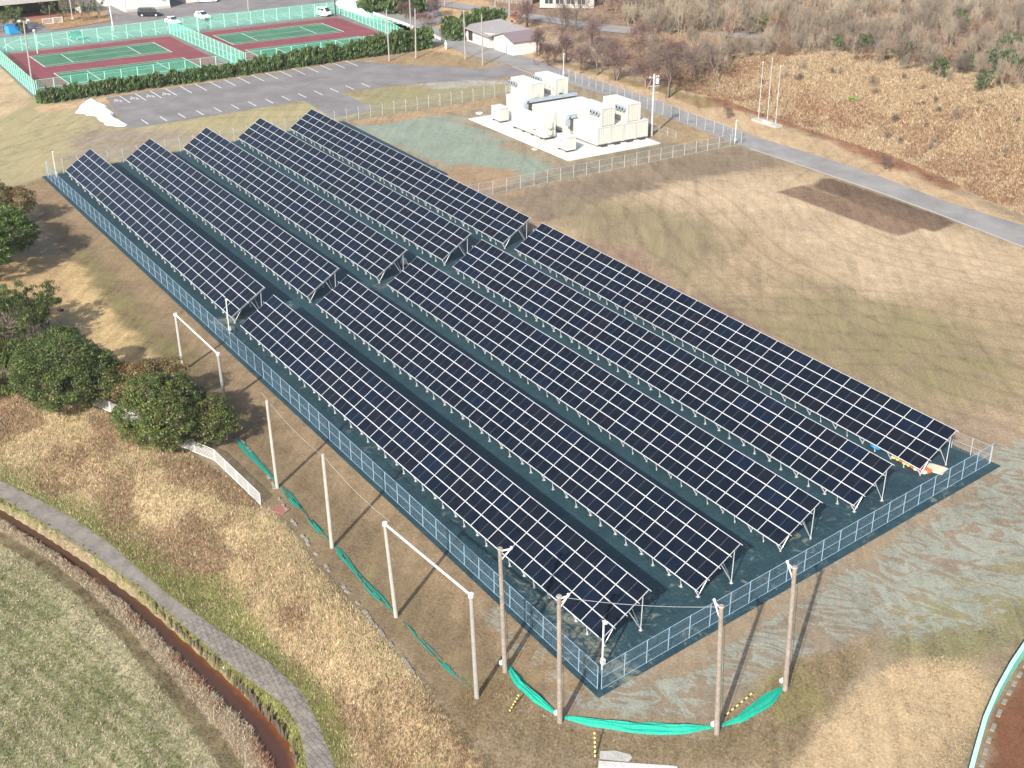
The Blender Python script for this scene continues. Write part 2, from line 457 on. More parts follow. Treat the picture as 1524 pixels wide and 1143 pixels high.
# ---------------------------------------------------------------- ground material
def ground_mat():
    m, nt, b = newmat('ground_soil_and_grass')
    p = geo_pos(nt)
    va = nt.nodes.new('ShaderNodeVertexColor'); va.layer_name = 'col'
    vm = nt.nodes.new('ShaderNodeVertexColor'); vm.layer_name = 'msk'
    sm = nt.nodes.new('ShaderNodeSeparateColor'); nt.links.new(vm.outputs[0], sm.inputs[0])
    rough, silt, green = sm.outputs[0], sm.outputs[1], sm.outputs[2]
    col = va.outputs[0]
    n_f = noise(nt, p, 5.0, 7, 0.85)
    n_m = noise(nt, p, 0.9, 8, 0.78, 0.4)
    n_l = noise(nt, p, 0.16, 5, 0.6, 0.6)
    # green / moss
    gm = mathn(nt, 'ADD', mathn(nt, 'MULTIPLY', green, 1.0), mathn(nt, 'SUBTRACT', mathn(nt, 'ADD', mathn(nt, 'MULTIPLY', n_m, 1.9), mathn(nt, 'MULTIPLY', n_l, 1.0)), 1.95))
    col = mixc(nt, mapr(nt, gm, -0.12, 0.25, 0, 0.6), col, alb(142, 141, 88))
    # worn wheel tracks: arcs of slightly darker, barer soil
    n_w = noise(nt, p, 0.035, 1, 0.4)
    for (cx_, cy2, r0_, r1_, per_) in ((-70.0, 262.0, 158.0, 182.0, 3.1), (-30.0, 40.0, 62.0, 84.0, 3.7), (-150.0, 60.0, 42.0, 60.0, 4.1), (-96.0, 142.0, 20.0, 34.0, 2.9)):
        dv = nt.nodes.new('ShaderNodeVectorMath'); dv.operation = 'DISTANCE'
        nt.links.new(scaled(nt, p, 1, 1, 0), dv.inputs[0]); dv.inputs[1].default_value = (cx_, cy2, 0)
        dd = mathn(nt, 'ADD', dv.outputs['Value'], mathn(nt, 'MULTIPLY', n_w, 14.0))
        fr = mathn(nt, 'ABSOLUTE', mathn(nt, 'SUBTRACT', mathn(nt, 'FRACT', mathn(nt, 'DIVIDE', dd, per_)), 0.5))
        ln = mapr(nt, fr, 0.02, 0.16, 1, 0)
        rg = mathn(nt, 'MULTIPLY', mapr(nt, dd, r0_ + 6, r0_ + 10, 0, 1), mapr(nt, dd, r1_ + 5, r1_ + 9, 1, 0))
        rg = mathn(nt, 'MULTIPLY', rg, mapr(nt, n_m, 0.42, 0.58, 0, 1))
        col = mixc(nt, mathn(nt, 'MULTIPLY', mathn(nt, 'MULTIPLY', ln, rg), mapr(nt, rough, 0.35, 0.6, 0.42, 0.0)), col, alb(120, 100, 80))
    # silt: pale grey-green wash left in bands by running water
    pr = nt.nodes.new('ShaderNodeVectorRotate'); pr.rotation_type = 'Z_AXIS'; pr.inputs['Angle'].default_value = math.radians(-25)
    nt.links.new(p, pr.inputs['Vector'])
    ps = scaled(nt, pr.outputs[0], 0.55, 1.0, 1.0)
    w1 = noise(nt, ps, 0.42, 7, 0.62, 1.6)
    rid = mathn(nt, 'SUBTRACT', 1.0, mathn(nt, 'MULTIPLY', mathn(nt, 'ABSOLUTE', mathn(nt, 'SUBTRACT', w1, 0.5)), 9.0), True)
    w2 = noise(nt, ps, 0.25, 6, 0.6, 0.9)
    sf = mathn(nt, 'ADD', mathn(nt, 'MULTIPLY', rid, 0.75), mathn(nt, 'MULTIPLY', w2, 0.7))
    sf = mathn(nt, 'ADD', sf, mathn(nt, 'SUBTRACT', silt, 1.17))
    siltm = mathn(nt, 'MULTIPLY', mapr(nt, sf, 0.02, 0.20, 0, 0.85), mapr(nt, silt, 0.0, 0.12, 0, 1))
    col = mixc(nt, siltm, col, alb(176, 182, 168))
    # brightness: coarse clumps and fine speckle
    amp = mathn(nt, 'ADD', 0.62, mathn(nt, 'MULTIPLY', rough, 1.1))
    v = mathn(nt, 'ADD', mathn(nt, 'MULTIPLY', mathn(nt, 'SUBTRACT', n_f, 0.5), 3.0), mathn(nt, 'MULTIPLY', mathn(nt, 'SUBTRACT', n_m, 0.5), 1.3))
    v = mathn(nt, 'ADD', v, mathn(nt, 'MULTIPLY', mathn(nt, 'SUBTRACT', n_l, 0.5), 0.8))
    pst = nt.nodes.new('ShaderNodeVectorRotate'); pst.rotation_type = 'Z_AXIS'; pst.inputs['Angle'].default_value = math.radians(38)
    nt.links.new(p, pst.inputs['Vector'])
    n_s = noise(nt, scaled(nt, pst.outputs[0], 0.10, 0.9, 1.0), 1.0, 7, 0.72, 0.8)
    v = mathn(nt, 'ADD', v, mathn(nt, 'MULTIPLY', mathn(nt, 'SUBTRACT', n_s, 0.5), 1.1))
    v = mathn(nt, 'ADD', 1.0, mathn(nt, 'MULTIPLY', v, amp))
    v = mathn(nt, 'MAXIMUM', v, 0.35)
    vv = nt.nodes.new('ShaderNodeVectorMath'); vv.operation = 'SCALE'
    nt.links.new(col, vv.inputs[0]); nt.links.new(v, vv.inputs['Scale'])
    # hue drift between straw and brown
    n_h = noise(nt, scaled(nt, p, 1, 1, 1), 0.55, 5, 0.7)
    c2 = mixc(nt, mapr(nt, n_h, 0.35, 0.7, 0, 0.8), vv.outputs[0], (1.03, 0.98, 0.92), 'MULTIPLY')
    nt.links.new(c2, b.inputs['Base Color'])
    b.inputs['Roughness'].default_value = 0.95
    b.inputs['Specular IOR Level'].default_value = 0.15
    hh = mathn(nt, 'ADD', mathn(nt, 'MULTIPLY', n_f, mathn(nt, 'ADD', 0.3, mathn(nt, 'MULTIPLY', rough, 1.6))), mathn(nt, 'MULTIPLY', n_m, 0.6))
    bump(nt, b, hh, 0.8, 0.12)
    return m
M_ground = ground_mat()

def asphalt(name, col, crack=0.35):
    m, nt, b = newmat(name)
    p = geo_pos(nt)
    n1 = noise(nt, p, 0.22, 6, 0.65, 0.4); n2 = noise(nt, p, 6, 4, 0.7)
    c = mixc(nt, mapr(nt, n1, 0.35, 0.65), tuple(x * 0.78 for x in col), tuple(x * 1.18 for x in col))
    n5 = noise(nt, p, 0.9, 7, 0.8, 0.6)
    c = mixc(nt, mapr(nt, n5, 0.5, 0.72, 0, 0.4), c, tuple(min(0.5, x * 0.75 + 0.07) for x in col))
    c = mixc(nt, mapr(nt, n2, 0.3, 0.7, 0, 0.22), c, tuple(x * 0.6 for x in col))
    n3 = noise(nt, p, 0.5, 7, 0.7, 1.2)
    r = mathn(nt, 'SUBTRACT', 1.0, mathn(nt, 'MULTIPLY', mathn(nt, 'ABSOLUTE', mathn(nt, 'SUBTRACT', n3, 0.5)), 60.0), True)
    c = mixc(nt, mathn(nt, 'MULTIPLY', r, crack), c, tuple(x * 0.4 for x in col))
    nt.links.new(c, b.inputs['Base Color']); b.inputs['Roughness'].default_value = 0.9
    bump(nt, b, n2, 0.3, 0.01)
    return m
M_asph = asphalt('aged_asphalt', alb(158, 152, 150))
M_asph2 = asphalt('light_asphalt_lane', alb(174, 170, 166), 0.2)
M_red = asphalt('red_court_surface', alb(160, 78, 86), 0.0)
M_courtg = asphalt('green_court_surface', alb(82, 145, 108), 0.0)
M_track = asphalt('grey_court_apron', alb(150, 140, 135), 0.2)

def mat_weed():
    m, nt, b = newmat('dark_teal_weed_mat')
    p = geo_pos(nt)
    n1 = noise(nt, p, 0.5, 6, 0.65, 0.5); n2 = noise(nt, p, 3.2, 5, 0.7, 0.4)
    c = mixc(nt, mapr(nt, n1, 0.3, 0.7), alb(40, 70, 80), alb(62, 96, 104))
    c = mixc(nt, mapr(nt, n2, 0.45, 0.7, 0, 0.5), c, alb(30, 54, 62))
    sx = nt.nodes.new('ShaderNodeSeparateXYZ'); nt.links.new(p, sx.inputs[0])
    # laps between the strips, every two metres
    for ax, per, w in ((0, 4.0, 0.49), (1, 2.0, 0.485)):
        nn = mathn(nt, 'ADD', sx.outputs[ax], mathn(nt, 'MULTIPLY', mathn(nt, 'SUBTRACT', n1, 0.5), 0.5))
        fr = mathn(nt, 'ABSOLUTE', mathn(nt, 'SUBTRACT', mathn(nt, 'FRACT', mathn(nt, 'ADD', mathn(nt, 'DIVIDE', nn, per), 200.0)), 0.5))
        c = mixc(nt, mapr(nt, fr, w, 0.5, 0, 0.45), c, alb(100, 125, 128))
    # washed-on silt
    va = nt.nodes.new('ShaderNodeVertexColor'); va.layer_name = 'msk'
    sm = nt.nodes.new('ShaderNodeSeparateColor'); nt.links.new(va.outputs[0], sm.inputs[0])
    n4 = noise(nt, p, 0.8, 7, 0.72, 1.5)
    s = mathn(nt, 'ADD', n4, mathn(nt, 'SUBTRACT', mathn(nt, 'MULTIPLY', sm.outputs[1], 0.42), 0.80))
    c = mixc(nt, mathn(nt, 'MULTIPLY', mapr(nt, s, 0, 0.12, 0, 0.75), mapr(nt, sm.outputs[1], 0, 0.2, 0, 1)), c, alb(170, 170, 150))
    nt.links.new(c, b.inputs['Base Color']); b.inputs['Roughness'].default_value = 0.6
    b.inputs['Specular IOR Level'].default_value = 0.3
    bump(nt, b, mathn(nt, 'ADD', n1, mathn(nt, 'MULTIPLY', n2, 0.5)), 0.9, 0.18)
    return m
M_weed = mat_weed()

def mat_water():
    m, nt, b = newmat('rusty_ditch_water')
    p = geo_pos(nt)
    va = nt.nodes.new('ShaderNodeVertexColor'); va.layer_name = 'msk'
    sm = nt.nodes.new('ShaderNodeSeparateColor'); nt.links.new(va.outputs[0], sm.inputs[0])
    n1 = noise(nt, p, 1.5, 5, 0.6, 0.4)
    e = mathn(nt, 'ADD', sm.outputs[0], mathn(nt, 'MULTIPLY', mathn(nt, 'SUBTRACT', n1, 0.5), 0.5))
    c = mixc(nt, mapr(nt, e, 0.62, 1.0), alb(98, 66, 46), alb(160, 92, 46))
    nt.links.new(c, b.inputs['Base Color']); b.inputs['Roughness'].default_value = 0.3
    bump(nt, b, noise(nt, p, 9, 3, 0.5), 0.12, 0.02)
    return m
M_water = mat_water()

# ================================================================ TERRAIN
def axis_steps(segs):
    out = [segs[0][0]]
    for a, b, st in segs:
        n = max(1, int(round((b - a) / st))); out += list(np.linspace(a, b, n + 1)[1:])
    return np.array(out)
xs = np.concatenate([-np.geomspace(3000, 420, 14)[:-1], axis_steps([(-400, -265, 2.2), (-265, -130, 0.6), (-130, -25, 0.34), (-25, 20, 3)]), np.geomspace(30, 2500, 14)])
ys = np.concatenate([-np.geomspace(2500, 30, 14), axis_steps([(-20, -6, 2), (-6, 58, 0.34), (58, 150, 0.6), (150, 300, 1.5)]), np.geomspace(320, 3000, 14)])
GX, GY = np.meshgrid(xs, ys)
gx = GX.ravel(); gy = GY.ravel()
gz = height(gx, gy)
col = np.empty((len(gx), 3)); col[:] = alb(168, 150, 122)
msk = np.zeros((len(gx), 3)); msk[:, 0] = 0.25

nz_a = fbm(gx / 6, gy / 6, 31, 5) - 0.5
nz_b = fbm(gx / 1.3, gy / 1.3, 57, 3) - 0.5
def wpoly(px, z=0.0):
    return [tuple(at(a, b, z)[:2]) for a, b in px]
def paint(poly, c=None, soft=1.0, jit=3.0, rough=None, silt=None, green=None, amt=1.0, world=False, z=0.0, only=None):
    P = np.array(poly if world else wpoly(poly, z), float)
    pad = soft + jit + 2
    sel = (gx > P[:, 0].min() - pad) & (gx < P[:, 0].max() + pad) & (gy > P[:, 1].min() - pad) & (gy < P[:, 1].max() + pad)
    if only is not None: sel &= only
    idx = np.nonzero(sel)[0]
    d = in_poly(gx[idx], gy[idx], P) + nz_a[idx] * jit * 2 + nz_b[idx] * (jit * 1.0 + 0.8)
    w = sstep(0.5 + d / (2 * soft)) * amt
    if c is not None: col[idx] = col[idx] * (1 - w[:, None]) + np.array(alb(*c)) * w[:, None]
    for k, val in ((0, rough), (1, silt), (2, green)):
        if val is not None: msk[idx, k] = msk[idx, k] * (1 - w) + val * w

# sports ground, right-hand field
paint([(720, 290), (1105, 215), (1524, 370), (1900, 560), (1900, 720), (1470, 690), (800, 335)], (190, 166, 132), 2, 1.5, rough=0.3)
paint([(850, 290), (1000, 300), (1130, 360), (1060, 420), (1120, 480), (1300, 560), (1400, 640), (1200, 560), (1000, 430), (820, 340)], (170, 152, 120), 4, 5, green=0.42, rough=0.35)
paint([(1100, 430), (1250, 420), (1524, 500), (1524, 600), (1300, 590), (1150, 530)], (170, 152, 118), 5, 6, green=0.5)
paint([(830, 350), (960, 370), (1010, 430), (1100, 480), (1250, 560), (1120, 500), (930, 400)], (170, 142, 118), 2, 3, green=0.0)
paint([(1100, 245), (1500, 370), (1524, 420), (1300, 440), (1150, 350), (930, 290)], (206, 182, 148), 3, 3, rough=0.3, green=0.05)
paint([(725, 292), (1100, 214), (1190, 248), (1060, 262), (900, 300), (800, 325)], (152, 134, 112), 1.5, 2.5)
paint([(1260, 640), (1524, 620), (1524, 700), (1470, 680), (1380, 640)], (172, 150, 124), 2, 3)
# lower-right muddy yard
yard = [(890, 1025), (1470, 690), (1524, 660), (1900, 700), (1900, 1000), (1524, 935), (1420, 960), (1300, 950), (1180, 985), (1060, 1065), (850, 1065), (760, 985), (700, 900), (745, 900)]
paint(yard, (156, 141, 120), 1.0, 0.8, silt=0.36, rough=0.05)
paint([(1290, 790), (1524, 660), (1900, 750), (1524, 900), (1330, 940), (1200, 900), (1000, 1040), (900, 1060), (880, 1040), (1180, 870)], None, 2, 2, silt=0.60)
paint([(930, 1000), (1190, 860), (1470, 700), (1480, 720), (1240, 870), (1000, 1010)], (165, 146, 120), 0.6, 0.5, silt=0.2)
paint([(1340, 900), (1524, 830), (1524, 930), (1430, 960), (1330, 950)], (160, 152, 118), 2, 2.5, green=0.5, silt=0.5)
paint([(1180, 985), (1300, 955), (1240, 1060), (1180, 1143), (900, 1143), (760, 1100), (700, 1040), (760, 1000), (840, 1075), (1060, 1098)], (160, 143, 114), 1, 1, rough=0.6, silt=0.0, green=0.3)
paint([(1150, 1010), (1240, 1000), (1230, 1050), (1160, 1060)], (158, 148, 104), 1, 2.5, green=0.45)
paint([(1180, 1143), (1270, 1030), (1340, 980), (1440, 975), (1490, 1010), (1430, 1143), (1300, 1400)], (206, 182, 146), 0.7, 1.0, rough=0.5, green=0.0, silt=0)
paint([(1300, 955), (1420, 945), (1524, 900), (1524, 960), (1430, 985), (1330, 980)], (158, 150, 110), 1, 1, rough=0.5, green=0.5, silt=0.15)
paint([(1460, 1143), (1475, 1060), (1524, 990), (1700, 1000), (1700, 1400), (1440, 1400)], (135, 92, 68), 0.6, 0.4, rough=0.1, green=0.0)
# strip between poles and fence
paint([(890, 1028), (70, 262), (30, 262), (100, 400), (250, 560), (390, 740), (560, 940), (700, 1110), (760, 1040)], (146, 126, 96), 1, 0.6, rough=0.3, green=0.30)
paint([(890, 1035), (70, 268), (50, 285), (330, 560), (560, 790), (760, 1000), (870, 1040)], (164, 140, 108), 1.2, 1.0, green=0.05)
paint([(82, 388), (140, 392), (250, 530), (180, 545), (100, 470), (40, 470)], (214, 184, 130), 0.7, 0.8, rough=0.45, green=0)
paint([(0, 380), (95, 380), (110, 470), (0, 470)], (196, 166, 120), 1, 1.5)
paint([(130, 360), (210, 470), (300, 540), (260, 560), (180, 480), (110, 390)], (146, 130, 92), 1, 1, green=0.5)
# turf on the left, beyond the solar field
paint([(1206, 278), (1222, 265), (1240, 265), (1422, 331), (1392, 346), (1376, 341)], (116, 94, 78), 0.3, -0.6, rough=0.6, green=0.0, amt=0.9)
paint([(1156, 286), (1194, 275), (1213, 281), (1375, 339), (1339, 352), (1223, 310), (1189, 297)], (134, 106, 88), 0.3, -0.5, rough=0.7, green=0.0, amt=0.85)
paint([(-400, 190), (60, 145), (110, 155), (170, 190), (600, 130), (760, 120), (510, 185), (70, 262), (-300, 330)], (184, 172, 130), 2, 1.5, rough=0.2, green=0.30)
paint([(120, 190), (320, 200), (250, 225), (100, 245)], (168, 154, 132), 2, 3, green=0.1)
paint([(-300, 60), (0, 92), (50, 150), (0, 175), (-300, 240)], (205, 180, 142), 0.5, 0.3, rough=0.3, green=0.0)
paint([(540, 130), (780, 110), (800, 128), (520, 190)], (170, 160, 122), 1, 1.5, green=0.45, silt=0.1)
paint([(600, 122), (790, 108), (760, 122), (650, 134)], (182, 176, 164), 1, 2, green=0.1)
# compound yard
paint([(510, 180), (760, 140), (840, 112), (1103, 215), (720, 292)], (168, 152, 126), 0.7, 0.4, rough=0.3, green=0.1)
paint([(530, 190), (645, 168), (700, 190), (770, 225), (820, 250), (760, 275), (700, 250), (640, 240)], (152, 165, 148), 1.6, 2.6, rough=0.05, green=0.0)
paint([(52, 160), (280, 126), (480, 100), (660, 76), (660, 84), (480, 109), (280, 137), (60, 168)], (208, 176, 138), 0.3, 0.3, rough=0.4, green=0.0)
paint([(640, 262), (690, 245), (770, 255), (770, 290), (700, 290)], (178, 150, 118), 1, 1.5)
paint([(510, 182), (760, 142), (740, 158), (560, 186)], (184, 158, 122), 0.6, 0.6, rough=0.4)
paint([(780, 268), (860, 242), (985, 212), (1040, 215), (730, 290)], (150, 138, 116), 1, 1)
paint([(975, 165), (1090, 205), (1020, 216), (970, 200)], (178, 154, 118), 1, 1, rough=0.3)
# parking surroundings and island
paint([(520, 100), (640, 70), (800, 122), (560, 110)], (172, 148, 112), 1, 1, green=0.3)
# verge beyond road, hillside, woods
hillsel = gy > li(FOOT, gx) - 9
paint([(-260, 126), (-170, 131), (-90, 128), (-40, 128), (-40, 136), (-93, 134), (-140, 142.5), (-175, 141), (-260, 150)], (204, 176, 138), 0.8, 0.5, world=True, rough=0.3, green=0.1)
paint([(-200, 136.5), (-158, 138), (-158, 150), (-200, 150)], (165, 140, 100), 1, 2, world=True, rough=0.5, green=0.55)
paint([(-240, 141), (-200, 138), (-155, 142), (-80, 134), (0, 134), (0, 400), (-600, 400), (-600, 200)], (184, 160, 130), 1, 1, world=True, rough=0.8, green=0.15)
paint([(-165, 141), (-140, 142), (-105, 136), (-107, 140), (-138, 148), (-155, 152)], (160, 116, 88), 1, 1.5, world=True, rough=0.8)
paint([(-130, 148), (-105, 144), (-92, 150), (-100, 158), (-125, 158)], (168, 138, 108), 2, 4, world=True, rough=0.8)
paint([(-600, 185), (-260, 155), (-200, 150), (-170, 158), (-120, 160), (-60, 162), (0, 180), (0, 600), (-600, 600)], (160, 134, 112), 2, 3, world=True, rough=0.8, green=0.12)
paint([(1285, 60), (1330, 60), (1345, 32), (1290, 25), (1250, 38)], (170, 164, 156), 0.5, 1, z=8, rough=0.3)
paint([(640, 40), (700, 85), (640, 75), (560, 35), (500, 0), (720, 0), (800, 40)], (206, 172, 130), 1, 1, rough=0.4)
# embankment, path sides, field (world bands)
ye = li(L_E, gx); pu = li(L_PU, gx); pl = li(L_PL, gx); wu = li(L_WU, gx); wl = li(L_WL, gx); fe = li(L_F, gx)
sl_ = (gy < ye + 0.4) & (gy > pu)
tt = np.clip((ye - gy) / np.maximum(ye - pu, 0.5), 0, 1)
base = np.array(alb(182, 156, 120)); br = np.array(alb(138, 108, 86)); tan_ = np.array(alb(208, 182, 142)); gr = np.array(alb(118, 132, 66))
nb = fbm(gx / 5 + 9, gy / 3, 71, 4)
wb_ = sstep((nb + nz_b * 0.25 - 0.44) / 0.2)[:, None]
wt_ = sstep((fbm(gx / 4, gy / 4 + 5, 91, 4) - 0.5) / 0.1)[:, None]
c_ = base * (1 - wt_) + tan_ * wt_; c_ = c_ * (1 - wb_ * 0.7) + br * wb_ * 0.7
wg = sstep((tt + nz_a * 0.6 - 0.72) / 0.2)[:, None] * 0.75
c_ = c_ * (1 - wg) + gr * wg
bot = sstep((gx + 68) / 8)[:, None] * sstep((gy - 25.5) / 2)[:, None]
c_ = c_ * (1 - bot * 0.7) + tan_ * bot * 0.7
k_ = sstep((ye + 0.3 - gy) / 0.6)[:, None] * sl_[:, None]
col = col * (1 - k_) + c_ * k_
msk[sl_, 0] = 0.9; msk[sl_, 1] = 0; msk[sl_, 2] = 0.25 + 0.4 * (tt[sl_] > 0.75)
m_ = (gy <= pu) & (gy > wu); col[m_] = np.array(alb(140, 140, 88)) * (0.8 + 0.5 * nb[m_][:, None]); msk[m_] = (0.7, 0, 0.5)
m_ = (gy <= np.minimum(pl - 0.9, wu + 0.5)) & (gy > wl); col[m_] = alb(92, 66, 46)
m_ = (gy <= wl) & (gy > fe)
q_ = ((wl - gy) / np.maximum(wl - fe, 0.3))[m_][:, None]
rd = sstep((fbm(gx[m_] / 3, gy[m_] / 3, 41, 3) - 0.5) / 0.1)[:, None] * sstep(1 - q_ / 0.5)
cc = np.array(alb(190, 170, 142)) * (1 - rd) + np.array(alb(184, 124, 90)) * rd
cc = np.where(q_ > 0.6, np.array(alb(142, 127, 94)), cc)
col[m_] = cc; msk[m_] = (0.9, 0, 0.05)
m_ = gy <= fe
dd = (fe - gy)[m_]
row = 0.5 + 0.5 * np.sin((dd + 0.15 * gx[m_]) * 2 * math.pi / 1.15 + nz_a[m_] * 3)
w1_ = sstep(dd / 0.3) * (1 - sstep((dd - 1.3) / 0.6))
cf = np.array(alb(146, 146, 104))[None] * (1 - 0.75 * row[:, None]) + np.array(alb(206, 196, 162))[None] * 0.75 * row[:, None]
cf = cf * (1 - 0.7 * w1_[:, None]) + np.array(alb(206, 194, 160)) * 0.7 * w1_[:, None]
gr2 = sstep((fbm(gx[m_] / 7, gy[m_] / 4, 44, 4) - 0.45) / 0.2)[:, None] * 0.35
cf = cf * (1 - gr2) + np.array(alb(136, 140, 92)) * gr2
far = sstep((dd - 60) / 30)[:, None]
col[m_] = cf * (1 - far) + np.array(alb(150, 145, 105)) * far; msk[m_] = (0.85, 0, 0.15)

nx, ny = len(xs), len(ys)
I = np.arange(nx * ny).reshape(ny, nx)
F = np.stack([I[:-1, :-1].ravel(), I[:-1, 1:].ravel(), I[1:, 1:].ravel(), I[1:, :-1].ravel()], 1)
lum = col.mean(1, keepdims=True); col = (col * 0.94 + lum * 0.06) * 1.15
gme = np_mesh('ground', np.stack([gx, gy, gz], 1), F, M_ground, {'col': np.clip(col, 0.01, 0.85), 'msk': np.clip(msk, 0, 1)}, smooth=True)
tag(link('ground', gme), 'sports ground with worn brown turf, embankment and hillside', kind='structure')

# ================================================================ FLAT SHEETS
def drape(name, poly, mat, dz, step=2.0, label=None, world=False, msks=None, z=None, kind='structure', parent=None):
    """sheet filling a polygon, following the ground"""
    P = np.array(poly if world else wpoly(poly), float)
    bm = bmesh.new()
    bm.faces.new([bm.verts.new((p[0], p[1], 0)) for p in P])
    x0, x1 = P[:, 0].min(), P[:, 0].max(); y0, y1 = P[:, 1].min(), P[:, 1].max()
    if step:
        for k in range(1, int((x1 - x0) / step) + 1):
            bmesh.ops.bisect_plane(bm, geom=bm.verts[:] + bm.edges[:] + bm.faces[:], plane_co=(x0 + k * step, 0, 0), plane_no=(1, 0, 0))
        for k in range(1, int((y1 - y0) / step) + 1):
            bmesh.ops.bisect_plane(bm, geom=bm.verts[:] + bm.edges[:] + bm.faces[:], plane_co=(0, y0 + k * step, 0), plane_no=(0, 1, 0))
    bmesh.ops.triangulate(bm, faces=bm.faces[:])
    X = np.array([v.co.x for v in bm.verts]); Y = np.array([v.co.y for v in bm.verts])
    Z = height(X, Y) if z is None else np.full(len(X), z)
    for v, zz in zip(bm.verts, Z): v.co.z = zz + dz
    bmesh.ops.recalc_face_normals(bm, faces=bm.faces[:])
    if bm.faces and sum(f.normal.z for f in bm.faces) < 0: bmesh.ops.reverse_faces(bm, faces=bm.faces[:])
    me = bpy.data.meshes.new(name); bm.to_mesh(me); bm.free()
    me.materials.append(mat)
    if msks is not None:
        a = me.color_attributes.new('msk', 'FLOAT_COLOR', 'POINT')
        c4 = np.ones((len(X), 4), np.float32); c4[:, :3] = msks(X, Y)
        a.data.foreach_set('color', c4.ravel())
    o = link(name, me, parent)
    if kind: o['kind'] = kind
    if label: o['label'] = label
    return o

# weed mat under the solar tables
def weedm(X, Y):
    s = np.zeros((len(X), 3))
    s[:, 1] = np.clip(0.22 + 0.35 * sstep((X + 66) / 10) + 0.45 * np.exp(-((X + 117.5) / 2.5) ** 2) + 0.35 * np.exp(-((Y - 41.0) / 1.2) ** 2) * (X > -118), 0, 1)
    return s
WM = [(-177.6, 38.4), (-50.0, 38.3), (-55.5, 82.4), (-62.0, 81.7), (-147.6, 81.4), (-148.6, 85.2), (-181.8, 85.6)]
drape('weed_mat', WM, M_weed, 0.03, 0.9, 'dark teal weed control sheet under the solar tables', world=True, msks=weedm)

# road and parking
road = [(760, 97), (900, 141), (1000, 178), (1102, 217), (1200, 249), (1308, 286), (1400, 320), (1524, 368), (1900, 510), (1900, 455), (1524, 336), (1402, 298), (1308, 262), (1229, 236), (1124, 203), (1023, 167), (984, 151), (920, 130), (850, 108), (760, 76), (640, 38), (560, 8), (500, -20), (440, -20), (560, 30), (640, 62), (700, 82)]
drape('road', road, M_asph2, 0.02, 3.0, 'narrow grey lane running past the compound')
pk = [(155, 148), (232, 136), (560, 88), (640, 98), (760, 100), (860, 128), (800, 115), (700, 118), (640, 124), (560, 131), (520, 135), (430, 150), (500, 158), (520, 176), (478, 178), (440, 152), (205, 190), (190, 191)]
pk = [(158, 146), (232, 134), (535, 91), (600, 97), (660, 99), (720, 103), (752, 97), (790, 108), (740, 117), (640, 123), (560, 131), (505, 137), (560, 162), (497, 176), (452, 150), (205, 190), (190, 191)]
drape('parking_lot', pk, M_asph, 0.016, 4.0, 'grey asphalt parking lot with white bay lines')
yard2 = [(-400, 60), (-258, 35), (-262, 51), (-263, 125), (-250, 128), (-240, 132), (-245, 140), (-330, 180), (-400, 180)]
drape('courtyard', yard2, M_asph, 0.012, 6.0, 'asphalt forecourt in front of the white hall', world=True)

def stripe(name, a, b, w, dz=0.028, mat=None, parent=None, z=0.0):
    a = np.array(a[:2]); b = np.array(b[:2]); d = (b - a) / np.linalg.norm(b - a); n = np.array([-d[1], d[0]]) * w / 2
    m = MB().add([(*(a - n), z + dz), (*(b - n), z + dz), (*(b + n), z + dz), (*(a + n), z + dz)], [(0, 1, 2, 3)])
    return m
lm = MB()
def addstripe(mb, a, b, w, z):
    a = np.array(a[:2], float); b = np.array(b[:2], float); d = (b - a) / np.linalg.norm(b - a); n = np.array([-d[1], d[0]]) * w / 2
    mb.add([(*(a - n), z), (*(b - n), z), (*(b + n), z), (*(a + n), z)], [(0, 1, 2, 3)])
# parking bays: far row and near row
pb = bpy.data.objects['parking_lot']
for k in range(18):
    y0 = 61.4 + k * (104.9 - 61.4) / 16.0
    if k > 16: break
    m = MB(); xx = -216.7 - 4.4 * max(0, (y0 - 61.4)) / 43.5
    addstripe(m, (xx, y0), (xx + 5.6, y0), 0.16, 0.024)
    m.build('bay_line', M_line, pb)
for k in range(14):
    y0 = 59.5 + k * (99.3 - 59.5) / 13.0
    m = MB(); xx = -199.8 - 3.2 * (y0 - 59.5) / 40
    addstripe(m, (xx, y0), (xx + 3.3, y0), 0.16, 0.024)
    m.build('bay_line', M_line, pb)
# wheelchair symbols in the first four bays
for k in range(4):
    cy = 60.1 + k * 2.72; cx = -213.4
    m = MB()
    ring = [(cx + 0.75 * math.cos(t), cy + 0.55 * math.sin(t)) for t in np.linspace(0.3, 5.2, 14)]
    for a, b in zip(ring[:-1], ring[1:]): addstripe(m, a, b, 0.13, 0.024)
    addstripe(m, (cx - 1.2, cy), (cx + 0.1, cy - 0.05), 0.14, 0.0245); addstripe(m, (cx + 0.1, cy - 0.05), (cx + 0.6, cy + 0.75), 0.13, 0.0243)
    addstripe(m, (cx - 0.6, cy), (cx - 0.55, cy + 0.7), 0.12, 0.0248)
    m.sphere((cx - 1.55, cy, 0.02), 0.18, sc=(1, 1, 0.06))
    m.build('wheelchair_symbol', M_line, pb)
rd = bpy.data.objects['road']
for a, b in (((762, 99), (800, 113)), ((800, 113), (838, 126))):
    m = MB(); addstripe(m, at(*a), at(*b), 0.12, 0.03); m.build('edge_line', M_line, rd)
# gutter edge strips along the lane (concrete)
pts = [(1115, 221), (1200, 249), (1308, 286), (1400, 320), (1524, 368)]
m = MB()
for a, b in zip(pts[:-1], pts[1:]): addstripe(m, at(*a), at(*b), 0.3, 0.034)
m.build('gutter_strip', M_concg, rd)

